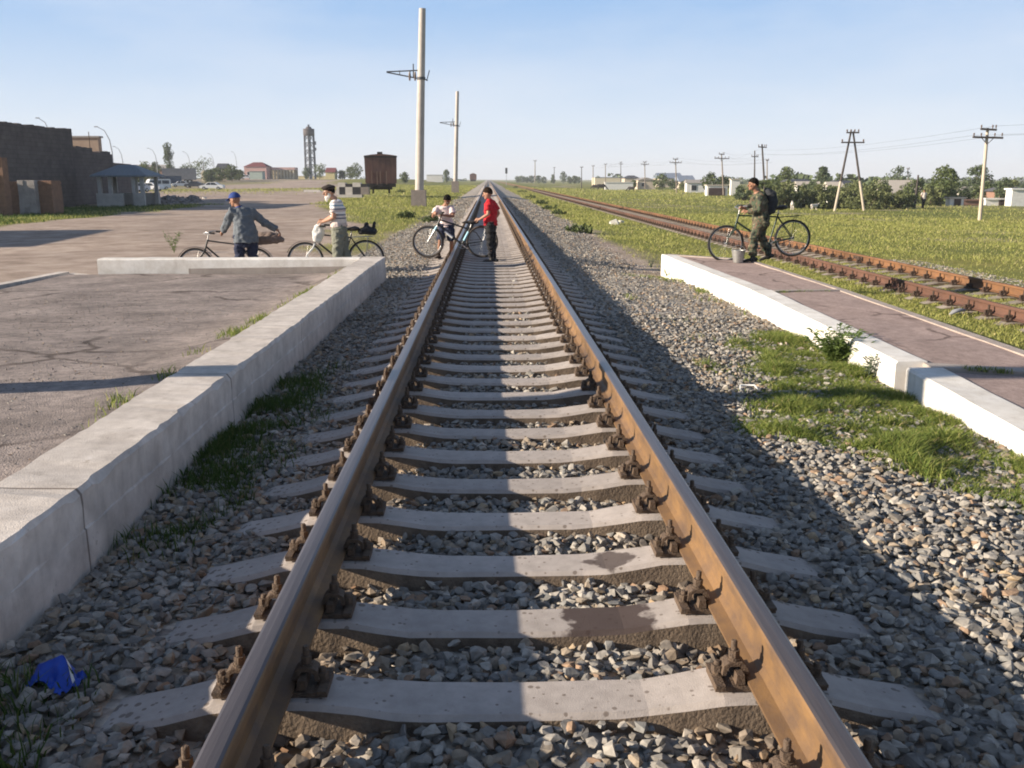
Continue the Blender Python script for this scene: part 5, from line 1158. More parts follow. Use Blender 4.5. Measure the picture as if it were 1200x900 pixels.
# ================================================================ utility poles
M_wood = mat('grey_weathered_wood', (.27, .225, .185), (.18, .15, .125), 6, .9, .2, 40, stretch=(3, 3, .3))
M_tarw = mat('dark_tarred_wood', (.085, .072, .066), (.05, .042, .04), 6, .9, stretch=(3, 3, .3))
M_palec = mat('pale_pole_concrete', (.52, .45, .36), (.42, .36, .29), 2, .9)
def upole(lb, p, h, lean=0.0, arms=((.985, 1.0), (.90, 1.9)), m=None, r=.12, az_=0.0, low=None, name='utility_pole', group='telegraph poles along the field'):
    t = thing(name, lb, 'utility pole', p, az_, group); m = m or M_wood; top = Vector((lean, 0, h))
    if low:
        MB().tube([(0, 0, -.3), top*.36], [r*1.1, r], 10).build('footing', low, t); MB().tube([top*.355, top], [r*1.0, r*.72], 10).build('shaft', m, t)
    else: MB().tube([(0, 0, -.3), top*.5, top], [r, r*.85, r*.7], 10).build('shaft', m, t)
    for f, w in arms:
        c = top*f; b = MB(); b.bar(c+Vector((-w/2, -.12, .02)), c+Vector((w/2, -.12, -.03)), .11, .12)
        if w > 1.4:
            for s in (-1, 1): b.rod(c+Vector((s*.4, -.12, -.02)), c+Vector((0, -.1, -.42)), .022)
        a = b.build('crossarm', M_tarw, t)
        for s in ((-.94, -.45, .45, .94) if w > 1.4 else (-.92, .5, .92)):
            MB().tube([c+Vector((s*w/2, -.12, .05)), c+Vector((s*w/2, -.12, .16)), c+Vector((s*w/2, -.12, .27))], [.02, .05, .045], 6).build('insulator', M_ins, a)
    return t
TOPS = []
def pole_px(lb, xb, yb, yt, xt, H=6.0, **k):
    Y = H*FPX/(yb-yt)*.99; p = dp(xb, yb, Y); tp = dp(xt, yt, Y); h = tp.z-p.z
    TOPS.append((Y, Vector((tp.x, Y, tp.z)), k.get('name'))); return upole(lb, (p.x, Y, p.z), h, tp.x-p.x, **k)
pole_px('pale beige pole with two dark crossarms, the nearest and rightmost in the field', 1148, 259, 150, 1157.5, m=M_palec, r=.125)
pole_px("pole with two crossarms before the white shed with wide dark doors", 848, 226, 180, 845.5, arms=((.985, .8), (.88, 2.2)))
pole_px('slim pole with two crossarms beyond the round green tree, in line with the grey roofs', 793, 224, 186, 791.5, arms=((.985, .9), (.88, 2.2)))
pole_px('slim pole with two crossarms in front of the beige house beside the round green tree', 756, 220, 189.5, 755.5, arms=((.985, .8), (.90, 1.8)))
pole_px('dark pole rising behind the long white building in the far field', 727.5, 213, 190, 727.5, m=M_tarw, arms=((.985, .6), (.9, 1.2)))
for i, (x, yb, yt, dk_) in enumerate([(709.5, 216, 192, 0), (695, 217, 194, 0), (681.5, 219, 195.5, 1), (649.5, 214, 196, 1), (627, 212, 188, 0)]):
    pole_px(['tiny pale pole just left of the dark pole in the far field', 'tiny pale pole second to the left of the dark pole in the far field', 'tiny pole standing in yellow grass where the far cows graze on the left',
             'tiny dark pole before the far tree row near the vanishing second track', 'faint thin pole furthest towards the vanishing point of the second track'][i], x, yb, yt, x, m=M_tarw if dk_ else M_wood, arms=((.98, .9),), r=.14)
pole_px('tall dark wooden pole right above the soldier\'s rucksack, its foot hidden behind him', 897, 236, 169, 893, m=M_tarw, arms=((.95, .9),), H=6.3)
pole_px('dark wooden pole with one crossarm directly above the head of the man in camouflage', 884, 226, 176.5, 884.5, m=M_tarw, arms=((.86, 1.0),), H=6.3)
pole_px('pale thin pole behind the bushes just right of the tall dark wooden pole', 899, 220, 187, 899, m=M_wood, arms=((.97, .5),), H=5)
# A-frame pole
Y = 6.4*FPX/92; t = None
pL = dp(978.5, 245, Y); pR = dp(1012, 244, Y); tp = dp(998.5, 154, Y)
t = thing('utility_pole', 'two legged A frame wooden pole with crossarms standing in the field before the bushes', 'utility pole', (pL.x, Y, pL.z), 0, 'telegraph poles along the field')
for p, s in ((pL, -1), (pR, 1)):
    a = p-pL; e = tp-pL+Vector((s*.08, 0, 0)); MB().tube([a.lerp(e, -.03), a.lerp(e, .36)], .105, 8).build('footing', M_palec, t); MB().tube([a.lerp(e, .34), e], [.095, .075], 8).build('leg', M_tarw, t)
for zf, w in ((155.5, 1.0), (167, 1.85)):
    c = dp(998.5, zf, Y)-pL; b = MB(); b.bar(c+Vector((-w/2, -.16, 0)), c+Vector((w/2, -.16, 0)), .10, .11); a = b.build('crossarm', M_tarw, t)
    for s in (-.92, .92) + ((-.3, .3) if w < 1.5 else ()): MB().tube([c+Vector((s*w/2, -.16, .03)), c+Vector((s*w/2, -.16, .13)), c+Vector((s*w/2, -.16, .25))], [.02, .07, .055], 6).build('insulator', M_ins, a)
line = sorted([(y_, v) for y_, v, n_ in TOPS if v.x > 29.5 and y_ < 420], key=lambda a: a[0]); A0 = line[0][1]
line = [(0, A0+Vector((3.5, -46, .6)))]+line
for s, dz, lb in ((-.9, -.45, 'left one of the faint lower wires strung along the telegraph poles'), (.9, -.45, 'right one of the faint lower wires strung along the telegraph poles'), (.45, .12, 'faint top wire strung along the telegraph poles')):
    pts = []
    for (_, a), (_, b) in zip(line[:-1], line[1:]):
        for k in range(6): f = k/6; pts.append(a.lerp(b, f)+Vector((s, -.12, dz-.55*4*f*(1-f)))-A0)
    tag(MB().tube(pts, .006, 4).build('overhead_wire', M_brk, None, A0), lb, 'wire', 'wires on the telegraph poles')
# thin village poles
for i, (x, yb, yt, lb) in enumerate([(1064, 233, 197, 'thin pole behind the grey roofed house, left of the dark post'), (1116.5, 240, 206, 'thin pole beside the big tree, above the small white shed'), (1160, 238, 207, 'thin pale pole behind the white wall near the right edge')]):
    pole_px(lb, x, yb, yt, x, H=6.0, arms=((.97, .5),), r=.09, name='street_pole', group='thin poles in the village')
p = gpt(1074, 243); Y = 88; p = on(1074, Y); tag(MB().tube([(0, 0, -.3), (.1, 0, zat(205, Y)-p.z)], [.11, .08], 8).build('post', M_tarw, None, p), 'dark wooden post standing beside the distant walking person', 'post')

# ================================================================ buildings
def wallmat(n, c, c2=None): return mat(n, c, c2 or tuple(x*.8 for x in c), 3, .9, .15, 30)
M_wall_w = wallmat('lime_wall', (.76, .75, .72)); M_wall_b = wallmat('beige_wall', (.52, .45, .36)); M_wall_y = wallmat('yellow_wall', (.66, .56, .30)); M_wall_p = wallmat('pink_wall', (.62, .40, .36))
M_wall_c = wallmat('cream_wall', (.66, .58, .42)); M_wall_br = wallmat('brick_red_wall', (.27, .16, .12))
M_roof_g = mat('grey_slate_roof', (.33, .31, .29), (.25, .235, .22), 2, .9, stretch=(8, 1, 1)); M_roof_b = mat('blue_grey_roof', (.20, .24, .31), (.16, .19, .25), 2, .7); M_roof_r = mat('dark_red_roof', (.20, .055, .055), (.14, .04, .045), 3, .8)
M_roof_d = mat('dark_roof', (.06, .065, .08), (.045, .048, .06), 3, .8); M_roof_l = mat('pale_asbestos_roof', (.50, .45, .38), (.40, .36, .31), 2, .9, stretch=(8, 1, 1))
M_win = mat('dark_window', (.03, .035, .045), (.02, .024, .03), 5, .2); M_door = mat('dark_brown_door', (.07, .045, .04), (.045, .03, .028), 6, .8); M_bluef = mat('blue_frame', (.10, .22, .30), (.08, .17, .24), 5, .7)
def house(name, lb, cat, px0, px1, Y, ytop, D, mw, mr, roof='gable', yroof=None, wins=(), doors=(), group=None, extra=0, over=.25):
    a = on(px0, Y); b = on(px1, Y); w = b.x-a.x; z0 = min(a.z, b.z)-.3; h = zat(ytop, Y)-a.z
    t = thing(name, lb, cat, (a.x, Y, a.z), 0, group); H_ = h
    MB().box((w/2, D/2, h/2-.15), (w, D, h+.3)).build('wall', mw, t)
    rh = (zat(yroof, Y)-a.z-h) if yroof else .15
    r = MB(); o = over
    if roof == 'gable': r.hexa([(-o, -o, h), (w+o, -o, h), (w+o, D+o, h), (-o, D+o, h)], [(-o*.6, D/2-.05, h+rh), (w+o*.6, D/2-.05, h+rh), (w+o*.6, D/2+.05, h+rh), (-o*.6, D/2+.05, h+rh)])
    elif roof == 'hip': r.hexa([(-o, -o, h), (w+o, -o, h), (w+o, D+o, h), (-o, D+o, h)], [(w*.3, D/2-.05, h+rh), (w*.7, D/2-.05, h+rh), (w*.7, D/2+.05, h+rh), (w*.3, D/2+.05, h+rh)])
    elif roof == 'end': r.prism([(-o, h), (w+o, h), (w/2, h+rh)], 'y', -o, D+o)
    else: r.box((w/2, D/2, h+.06), (w+.3, D+.3, .16))
    r.build('roof', mr, t)
    for (u, v, ww, hh) in wins:
        f = MB().box((w*u, -.01, h*v), (ww+.16, .06, hh+.16)).build('window', M_bluef if 'blue' in lb else M_wall_w, t); MB().box((w*u, -.045, h*v), (ww, .03, hh)).build('pane', M_win, f)
    for (u, ww, hh) in doors: MB().box((w*u, -.02, hh/2), (ww, .08, hh)).build('door', M_door, t)
    return t
# right hand village
house('house', 'low house with grey slate gable roof and blue window frames behind the bushes', 'house', 1046, 1086, 122, 226.5, 8, M_wall_c, M_roof_l, 'gable', 211, [(.35, .55, .8, .9), (.55, .55, .8, .9), (.75, .55, .8, .9)])
house('shed', 'small white shed with a double door at the foot of the big tree', 'shed', 1115, 1131.5, 96, 233, .9, M_wall_w, M_roof_l, 'flat', None, (), [(.55, .7, .75)])
house('house', 'house with pale flat sloping roof between the big tree and the beige pole', 'house', 1138, 1171, 125, 229, 8, M_wall_c, M_roof_l, 'gable', 219)
house('brick_wall', 'low reddish brick yard wall right of the small white shed', 'wall', 1131.5, 1158, 99, 235.5, .5, M_wall_br, M_wall_br, 'flat', None, over=.02)
house('white_hut', 'white hut with a dark red gate beside the low brick wall', 'hut', 1157.5, 1187, 97, 234, .4, M_wall_w, M_wall_w, 'flat', None, (), [(.72, 1.05, .78)])
house('white_building', 'tall plain white building cut by the right edge of the photo', 'building', 1187.5, 1216, 95, 222.5, 1.2, M_wall_w, M_wall_w, 'flat', None)
house('house', 'house with dark roof behind the white building at the right edge', 'house', 1183, 1206, 112, 225, 6, M_wall_br, M_roof_d, 'gable', 219.5)
house('shed', 'white walled shed with wide dark doors behind the pole left of the man in camouflage', 'shed', 829, 853, 150, 217.5, 1.5, M_wall_w, M_roof_l, 'flat', None, (), [(.48, 2.6, 1.25)])
house('house', 'white two storey block just left of the soldier\'s head', 'house', 857, 867, 160, 210.5, 1, M_wall_w, M_roof_l, 'flat', None)
house('house', 'white house with long wall left of the shed with dark doors', 'house', 805, 833, 190, 214.5, 2, M_wall_w, M_roof_g, 'gable', 210.5, [(.3, .5, 1, 1)])
house('house', 'house with a large blue grey hipped roof behind the round tree', 'house', 772, 800, 330, 209, 12, M_wall_b, M_roof_b, 'gable', 202.5)
house('house', 'house with slate grey roof right of the large blue grey roof', 'house', 797, 815, 250, 213, 9, M_wall_b, M_roof_b, 'gable', 205.5)
house('house', 'beige house partly hidden by the round green tree', 'house', 748, 768, 260, 211, 8, M_wall_b, M_roof_g, 'end', 208, [(.3, .5, 1, 1)])
house('long_building', 'long bright white low building in the middle of the far field', 'building', 709, 742, 240, 214, 1, M_wall_w, M_wall_w, 'flat', None)
house('long_building', 'pale yellowish warehouse behind the long white building', 'building', 697, 738, 420, 208, 12, M_wall_c, M_roof_b, 'flat', None)
house('house', 'dark roofed house behind the far poles, right of the warehouse', 'house', 732, 750, 340, 209, 8, M_wall_b, M_roof_d, 'hip', 205.5)
house('house', 'white gabled house showing above the bush row, left of the A frame pole', 'house', 972, 988, 112, 219, 2, M_wall_w, M_roof_l, 'gable', 213)
house('house', 'house with dark roof showing above the bush row between the A frame legs', 'house', 987, 1004, 118, 216.5, 6, M_wall_w, M_roof_d, 'gable', 211.5)
house('house', 'whitewashed low house with pale roof above the bush row, right of the rucksack', 'house', 936, 962, 118, 218.5, 2, M_wall_w, M_roof_l, 'gable', 212.5)
house('house', 'house with a long dark roof behind the pale roofs above the bush row', 'house', 930, 951, 140, 213, 6, M_wall_b, M_roof_d, 'gable', 210)
# trees right
tree('tree', 'large bushy green tree left of the small white shed', 'tree', on(1106, 101), 3.7, 4.2, 'round', 2600, .20, M_leaf, 11, None, .1)
tree('tree', 'green tree behind the house with pale sloping roof', 'tree', on(1144, 135), 4.1, 4.4, 'round', 1500, .24, M_leafd, 12, None, .1)
tree('tree', 'round tree between pale roofed house and white building at right edge', 'tree', on(1177, 108), 2.6, 2.2, 'round', 1100, .18, M_leafd, 13, None, .1)
tree('tree', 'bushy tree above the grey roofed house, behind the thin pole', 'tree', on(1053, 150), 4.4, 4.0, 'round', 900, .26, M_leafd, 14, None, .1)
for i, (x, w, h, m, lb) in enumerate([(893, 26, 2.5, M_leaf, 'green bush right behind the rucksack of the man in camouflage'), (915, 38, 2.3, M_willow, 'willowy bush right of the rucksack, first of the long bush row'), (939, 38, 2.2, M_willow, 'bushy willow in the row, above the rear wheel of the lifted bicycle'),
        (963, 38, 2.3, M_willow, 'willow bush just left of the A frame pole'), (990, 40, 2.5, M_willow, 'willow bush seen between the legs of the A frame pole'), (1018, 40, 2.8, M_willow, 'tall willow bush at the right leg of the A frame pole'),
        (1040, 30, 2.5, M_willow, 'willow bush in front of the grey roofed house'), (1061, 24, 1.8, M_willow, 'smaller willow bush left of the dark post and walking person')]):
    Y = 86+rnd.uniform(-3, 3); p = on(x, Y); tree('bush', lb, 'bush', p, h, w*Y/FPX*1.15, 'bush', 2400, .15, m, 30+i, 'willow bushes along the field edge')
for i, (x, Y, h, w) in enumerate([(905, 105, 2.6, 3.2), (927, 108, 2.7, 3.4), (951, 104, 2.5, 3.2), (977, 106, 2.4, 3.0), (1003, 104, 2.6, 3.2), (1030, 106, 2.9, 3.4), (1071, 110, 2.9, 2.8), (1094, 96, 2.3, 2.4), (1124, 112, 2.6, 2.8), (1152, 118, 2.7, 2.8), (1186, 120, 3.0, 2.8), (874, 120, 2.2, 2.8), (818, 200, 2.6, 4.0), (804, 230, 2.6, 4.0)]):
    tree('bush', 'rounded green bush in the second row behind the willow bushes and village walls', 'bush', on(x, Y), h, w, 'bush', 1500, .2, (M_leaf, M_willow, M_leafd)[i % 3], 200+i, 'second row of bushes in the village')
for i, (x, Y, h, w, lb) in enumerate([(776, 235, 3.6, 5.2, 'round green tree beside the beige house in the far village'), (789, 240, 2.4, 2.6, 'smaller dark tree right of the round green tree'), (833, 175, 3.5, 3.6, 'tree behind the shed with dark doors, left half'), (848, 178, 3.0, 3.0, 'tree behind the shed with dark doors, right half'),
        (742, 260, 2.2, 2.4, 'small tree at the right end of the long white building'), (701, 430, 4.0, 3.0, 'far dark tree left of the pale warehouse'), (921, 150, 4.3, 3.0, 'upright dark tree above the bush row, right of the rucksack'), (963, 165, 4.7, 2.6, 'small tree crown above the white house left of the A frame pole')]):
    tree('tree', lb, 'tree', on(x, Y), h, w, 'round', 900, .28, M_leaf if i % 2 == 0 else M_leafd, 50+i, None, .1)
for i, (x, Y, h, w) in enumerate([(607, 700, 4, 6), (612, 690, 4.4, 6), (618, 700, 4, 5), (623, 690, 4.6, 5), (631, 640, 4.6, 6), (637, 650, 4, 5), (648, 560, 5, 3), (660, 600, 7.4, 4.5), (668, 580, 4, 4), (673, 570, 4.6, 4), (678, 640, 4, 4)]):
    tree('tree', 'tallest dark tree of the far row near the vanishing point of the tracks' if h == 7.4 else 'small dark tree in the far row right of the vanishing point', 'tree', on(x, Y), h, w, 'round', 350, .7, M_leafd, 70+i, 'far tree row right of the tracks', .05)

# ================================================================ left side: ruin, piers, pavilion, rubble
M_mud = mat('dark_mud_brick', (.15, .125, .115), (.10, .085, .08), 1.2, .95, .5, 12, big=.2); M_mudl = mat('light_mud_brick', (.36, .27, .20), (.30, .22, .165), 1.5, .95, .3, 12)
M_rbrick = mat('rough_red_brick', (.26, .155, .105), (.19, .115, .08), 5, .95, .5, 14); M_plas = mat('grey_plaster', (.40, .37, .35), (.24, .23, .225), 1.4, .95, .4, 20)
M_reb = mat('rebar', (.10, .07, .05), (.07, .05, .04), 10, .9)
t = thing('ruined_building', 'unfinished dark brick building with a stepped broken wall top at left edge', 'building', (-34, 66, -.6))
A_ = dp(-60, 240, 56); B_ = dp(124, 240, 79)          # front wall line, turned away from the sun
def wp(px):                                          # point on the front line seen in photo column px
    d = ray(px, 215); n_ = Vector((B_.y-A_.y, A_.x-B_.x, 0)); k = (Vector((A_.x, A_.y, 0))-Vector((CAM.x, CAM.y, 0))).dot(n_)/Vector((d.x, d.y, 0)).dot(n_); return Vector((CAM.x+d.x*k, CAM.y+d.y*k, 0))
def ztop(py, P): return dp(600, py, P.y).z
dn_ = Vector((-(B_.y-A_.y), (B_.x-A_.x), 0)).normalized()*.5
if dn_.y < 0: dn_ = -dn_
base = Vector((-34, 66, -.6))
def wallrun(prof, name, m, shift=0.0, thick=1.0):
    mb = MB()
    for (x0, y0), (x1, y1) in zip(prof[:-1], prof[1:]):
        if x1-x0 < .6: continue
        P, Q = wp(x0)+dn_*shift, wp(x1)+dn_*shift; zp, zq = ztop(y0, P), ztop(y1, Q)
        nn = max(1, int((x1-x0)/3)); r_ = random.Random(int(x0)+17)
        for k in range(nn):
            a = P.lerp(Q, k/nn); c = P.lerp(Q, (k+1)/nn); za = lerp(zp, zq, (k+.5)/nn)+r_.uniform(-.06, .06); d2 = dn_*thick
            mb.hexa([Vector((p.x, p.y, -1.0))-base for p in (a, c, c+d2, a+d2)], [Vector((p.x, p.y, za))-base for p in (a, c, c+d2, a+d2)])
    return mb.build(name, m, t)
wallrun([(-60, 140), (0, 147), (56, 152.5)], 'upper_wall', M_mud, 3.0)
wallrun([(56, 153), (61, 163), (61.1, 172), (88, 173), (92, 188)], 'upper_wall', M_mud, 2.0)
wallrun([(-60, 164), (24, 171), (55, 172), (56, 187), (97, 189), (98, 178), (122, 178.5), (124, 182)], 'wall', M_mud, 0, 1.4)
wallrun([(55, 176), (70, 174), (88, 174)], 'buttress', M_mud, -.3, .6)
for (x, y0, y1) in ((24, 150, 173), (100, 155, 179), (78, 152, 160)): P = wp(x)+dn_*1.2; MB().rod(Vector((P.x, P.y, ztop(y1+4, P)))-base, Vector((P.x, P.y, ztop(y0, P)))-base, .03, 5).build('rebar', M_reb, t)
N_, L_ = nodes_of(M_mud); b_ = N_['Principled BSDF']; src = b_.inputs['Base Color'].links[0].from_socket; tc = N_.new('ShaderNodeTexCoord'); mp = N_.new('ShaderNodeMapping'); mp.inputs['Rotation'].default_value = (math.pi/2, 0, -math.atan2(B_.y-A_.y, B_.x-A_.x))
mp.vector_type = 'TEXTURE'; L_.new(tc.outputs['Object'], mp.inputs['Vector']); bk = N_.new('ShaderNodeTexBrick'); bk.inputs['Scale'].default_value = 1.0; bk.inputs['Brick Width'].default_value = .62; bk.inputs['Row Height'].default_value = .27; bk.inputs['Mortar Size'].default_value = .02
bk.inputs['Color1'].default_value = (1, 1, 1, 1); bk.inputs['Color2'].default_value = (.84, .83, .84, 1); bk.inputs['Mortar'].default_value = (.72, .72, .72, 1); L_.new(mp.outputs['Vector'], bk.inputs['Vector'])
mm = N_.new('ShaderNodeMix'); mm.data_type = 'RGBA'; mm.blend_type = 'MULTIPLY'; mm.inputs['Factor'].default_value = 1; L_.new(src, mm.inputs['A']); L_.new(bk.outputs['Color'], mm.inputs['B']); L_.new(mm.outputs['Result'], b_.inputs['Base Color'])
# side wall at the right end
P = wp(124); MB().hexa([Vector((p[0], p[1], -1))-base for p in ((P.x-.6, P.y+.3), (P.x, P.y), (P.x-2.2, P.y+12), (P.x-2.8, P.y+12))], [Vector((p[0], p[1], ztop(190, P)))-base for p in ((P.x-.6, P.y+.3), (P.x, P.y), (P.x-2.2, P.y+12), (P.x-2.8, P.y+12))]).build('side_wall', M_mud, t)
house('brick_building', 'lighter brown brick building with flat top rising behind the dark ruin', 'building', 64, 119.5, 98, 161.5, .8, M_mudl, M_roof_g, 'flat', None, over=.05)
def pier(lb, x0, x1, ytop, Y, D, m, cap=0):
    a = on(x0, Y); b = on(x1, Y); w = b.x-a.x; h = zat(ytop, Y)-a.z; mb = MB(); r_ = random.Random(int(x0)); n = 7
    for i in range(n):
        for j in range(3):
            hh = h/n; mb.box((w*(j+.5)/3, D/2, hh*(i+.5)-.2), (w/3-.004, D+r_.uniform(-.06, .06), hh-.003 if i < n-1 or j != r_.randrange(3) else hh*.55))
    mb.box((w/2, D/2, h/2-.2), (w-.06, D-.12, h-.04))
    return tag(mb.build('brick_pier', m, None, (a.x, Y, a.z)), lb, 'pier', 'ruined gate piers')
pier('low crumbling brick pier left of the plastered pier, at the left edge', 5, 20, 208, 51, 1.0, M_rbrick)
pier('pier with patchy pale grey plaster between two brick piers', 20.2, 40, 206.5, 50.6, 1.0, M_plas)
pier('solid brown brick pier right of the plastered one', 40.3, 60, 206.5, 51, 1.2, M_rbrick)
pier('tall narrow brick post at the very left edge of the photo', -8, 4.5, 180, 49, .6, M_rbrick)
house('brick_house', 'low brick house beyond the left edge whose shadow lies on the dirt road', 'house', -590, -415, 27, 169, 7, M_wall_br, M_roof_g, 'flat', None, [(.3, .55, .9, 1.0), (.75, .55, .9, 1.0)])
house('brick_house', 'brick house beyond the left edge shading the ruined piers and their grass', 'house', -340, -175, 47, 171, 9, M_wall_br, M_roof_g, 'flat', None, [(.25, .55, 1, 1.1), (.6, .55, 1, 1.1)])
# pavilion
Y = 67; a = on(114, Y); b = on(168, Y); w = b.x-a.x
t = thing('pavilion', 'small open pavilion with grey hipped metal roof on pillars above low white walls', 'pavilion', (a.x, Y, a.z))
M_tin = mat('grey_tin_roof', (.17, .205, .235), (.13, .155, .18), 2, .6, stretch=(6, 1, 1)); M_dw = mat('dirty_white_wall', (.46, .45, .43), (.34, .33, .32), 2, .9)
h = zat(205.5, Y)-a.z; hr = zat(193, Y)-a.z; o = .35
MB().hexa([(-o, -o, h), (w+o, -o, h), (w+o, 3+o, h), (-o, 3+o, h)], [(w*.32, 1.3, hr), (w*.68, 1.3, hr), (w*.68, 1.7, hr), (w*.32, 1.7, hr)]).hexa([(-o, -o, h-.10), (w+o, -o, h-.10), (w+o, 3+o, h-.10), (-o, 3+o, h-.10)], [(-o, -o, h-.003), (w+o, -o, h-.003), (w+o, 3+o, h-.003), (-o, 3+o, h-.003)]).build('roof', M_tin, t)
for x, y in ((.12, .1), (w*.27, .1), (w*.78, .1), (w-.12, .1), (.12, 2.9), (w*.5, 2.9), (w-.12, 2.9)): MB().box((x, y, (h-.1)/2), (.24, .22, h-.102)).build('pillar', M_dw, t)
for x0, x1 in ((-.05, w*.56), (w*.80, w+.1)): MB().box(((x0+x1)/2, -.14, .42), (x1-x0, .2, 1.0)).build('low_wall', M_dw, t)
MB().box((w/2, 3.1, .42), (w, .2, 1.0)).build('low_wall', M_dw, t)
# rubble heaps
M_rub = mat('grey_rubble', (.25, .235, .22), (.15, .14, .135), 1.6, .95, .5, 10, island=.3)
def heap(name, lb, cx, y_base, rx, ry, h, seed, m, n=420, s0=.12, s1=.45):
    q = np.random.default_rng(seed); a = q.uniform(0, 6.28, n); l = np.sqrt(q.uniform(0, 1, n)); x = l*np.cos(a)*rx; y = l*np.sin(a)*ry
    z = h*np.clip(1-l**1.5, 0, 1)*(.75+.35*vnoise(x, y, 1.4, seed))*q.uniform(.75, 1.02, n)
    v, f = scatter_solid(np.stack([x, y, z], 1), q.uniform(s0, s1, n), hull_protos(10, 10, seed), q)
    p = gp(cx, y_base, -.6); return tag(link(name, np_mesh(name, v, f, m), None, (p.x, p.y, -.6)), lb, 'heap')
heap('rubble_heap', 'long grey heap of broken rubble beside the pavilion', 200, 241, 1.9, 1.3, 1.0, 91, M_rub)
heap('rubble_heap', 'smaller dark rubble heap with a sunlit block, right end of the rubble', 226, 240, .9, .9, .85, 92, M_rub, 200)
heap('brick_scraps', 'low scatter of bricks in the grass before the dark ruin', 90, 252, 2.2, 1.2, .16, 93, M_rub, 90, .08, .2)
boulder('block', 'pale sunlit stone block at the right end of the rubble', gp(240, 233, -.5), .35, 94)
# ================================================================ tower, wagon, checkered blocks
M_tow = mat('tower_steel', (.13, .14, .17), (.09, .10, .12), 2, .7); M_towr = mat('tower_tank_rust', (.10, .085, .088), (.07, .06, .062), 2, .8); M_shaft = mat('pale_riser_pipe', (.42, .43, .45), (.36, .37, .39), 2, .7)
Y = 400; a = on(364.5, Y); sc = Y/FPX; z1 = zat(159, Y)-a.z; z2 = zat(152.8, Y)-a.z; z3 = zat(148.3, Y)-a.z
t = thing('water_tower', 'tall steel lattice water tower with a dark tank behind the bearded man', 'tower', a)
hw = 6.2*sc; hw2 = 5.8*sc
b = MB()
for s in range(6):
    an = math.pi*2*(s+.5)/6; b.rod((hw*math.cos(an), hw*math.sin(an), 0), (hw2*math.cos(an), hw2*math.sin(an), z1), .24, 6)
for k in range(7):
    f = k/6; rr = lerp(hw, hw2, f)
    for s in range(6):
        a0 = math.pi*2*(s+.5)/6; a1 = math.pi*2*(s+1.5)/6; zz = z1*f; b.rod((rr*math.cos(a0), rr*math.sin(a0), zz), (rr*math.cos(a1), rr*math.sin(a1), zz), .18, 5)
        if k < 6: r2 = lerp(hw, hw2, (k+1)/6); b.rod((rr*math.cos(a0), rr*math.sin(a0), zz), (r2*math.cos(a1), r2*math.sin(a1), z1*(k+1)/6), .13, 5)
b.build('lattice', M_tow, t); MB().tube([(0, 0, 0), (0, 0, z1)], .7, 12).build('riser_pipe', M_shaft, t)
tk = MB().tube([(0, 0, z1-.2), (0, 0, z1), (0, 0, z2), (0, 0, z2+.2)], [5.6*sc, 6.3*sc, 6.3*sc, 5.9*sc], 20).build('tank', M_towr, t); MB().tube([(0, 0, z2+.15), (0, 0, z2+.5), (0, 0, z2+.55), (0, 0, z3-.2)], [6.5*sc, 6.2*sc, 3.6*sc, 2.6*sc], 20).build('tank_roof', M_towr, t)
MB().box((0, 0, z3+.2), (.7, .7, .9)).build('lantern', M_tow, t); MB().box((6.4*sc, 0, z1-3), (.8, .8, 1.4)).build('floodlight', M_tow, t); MB().box((6.4*sc, 0, z1-5.4), (.8, .8, 1.2)).build('floodlight', M_tow, t)
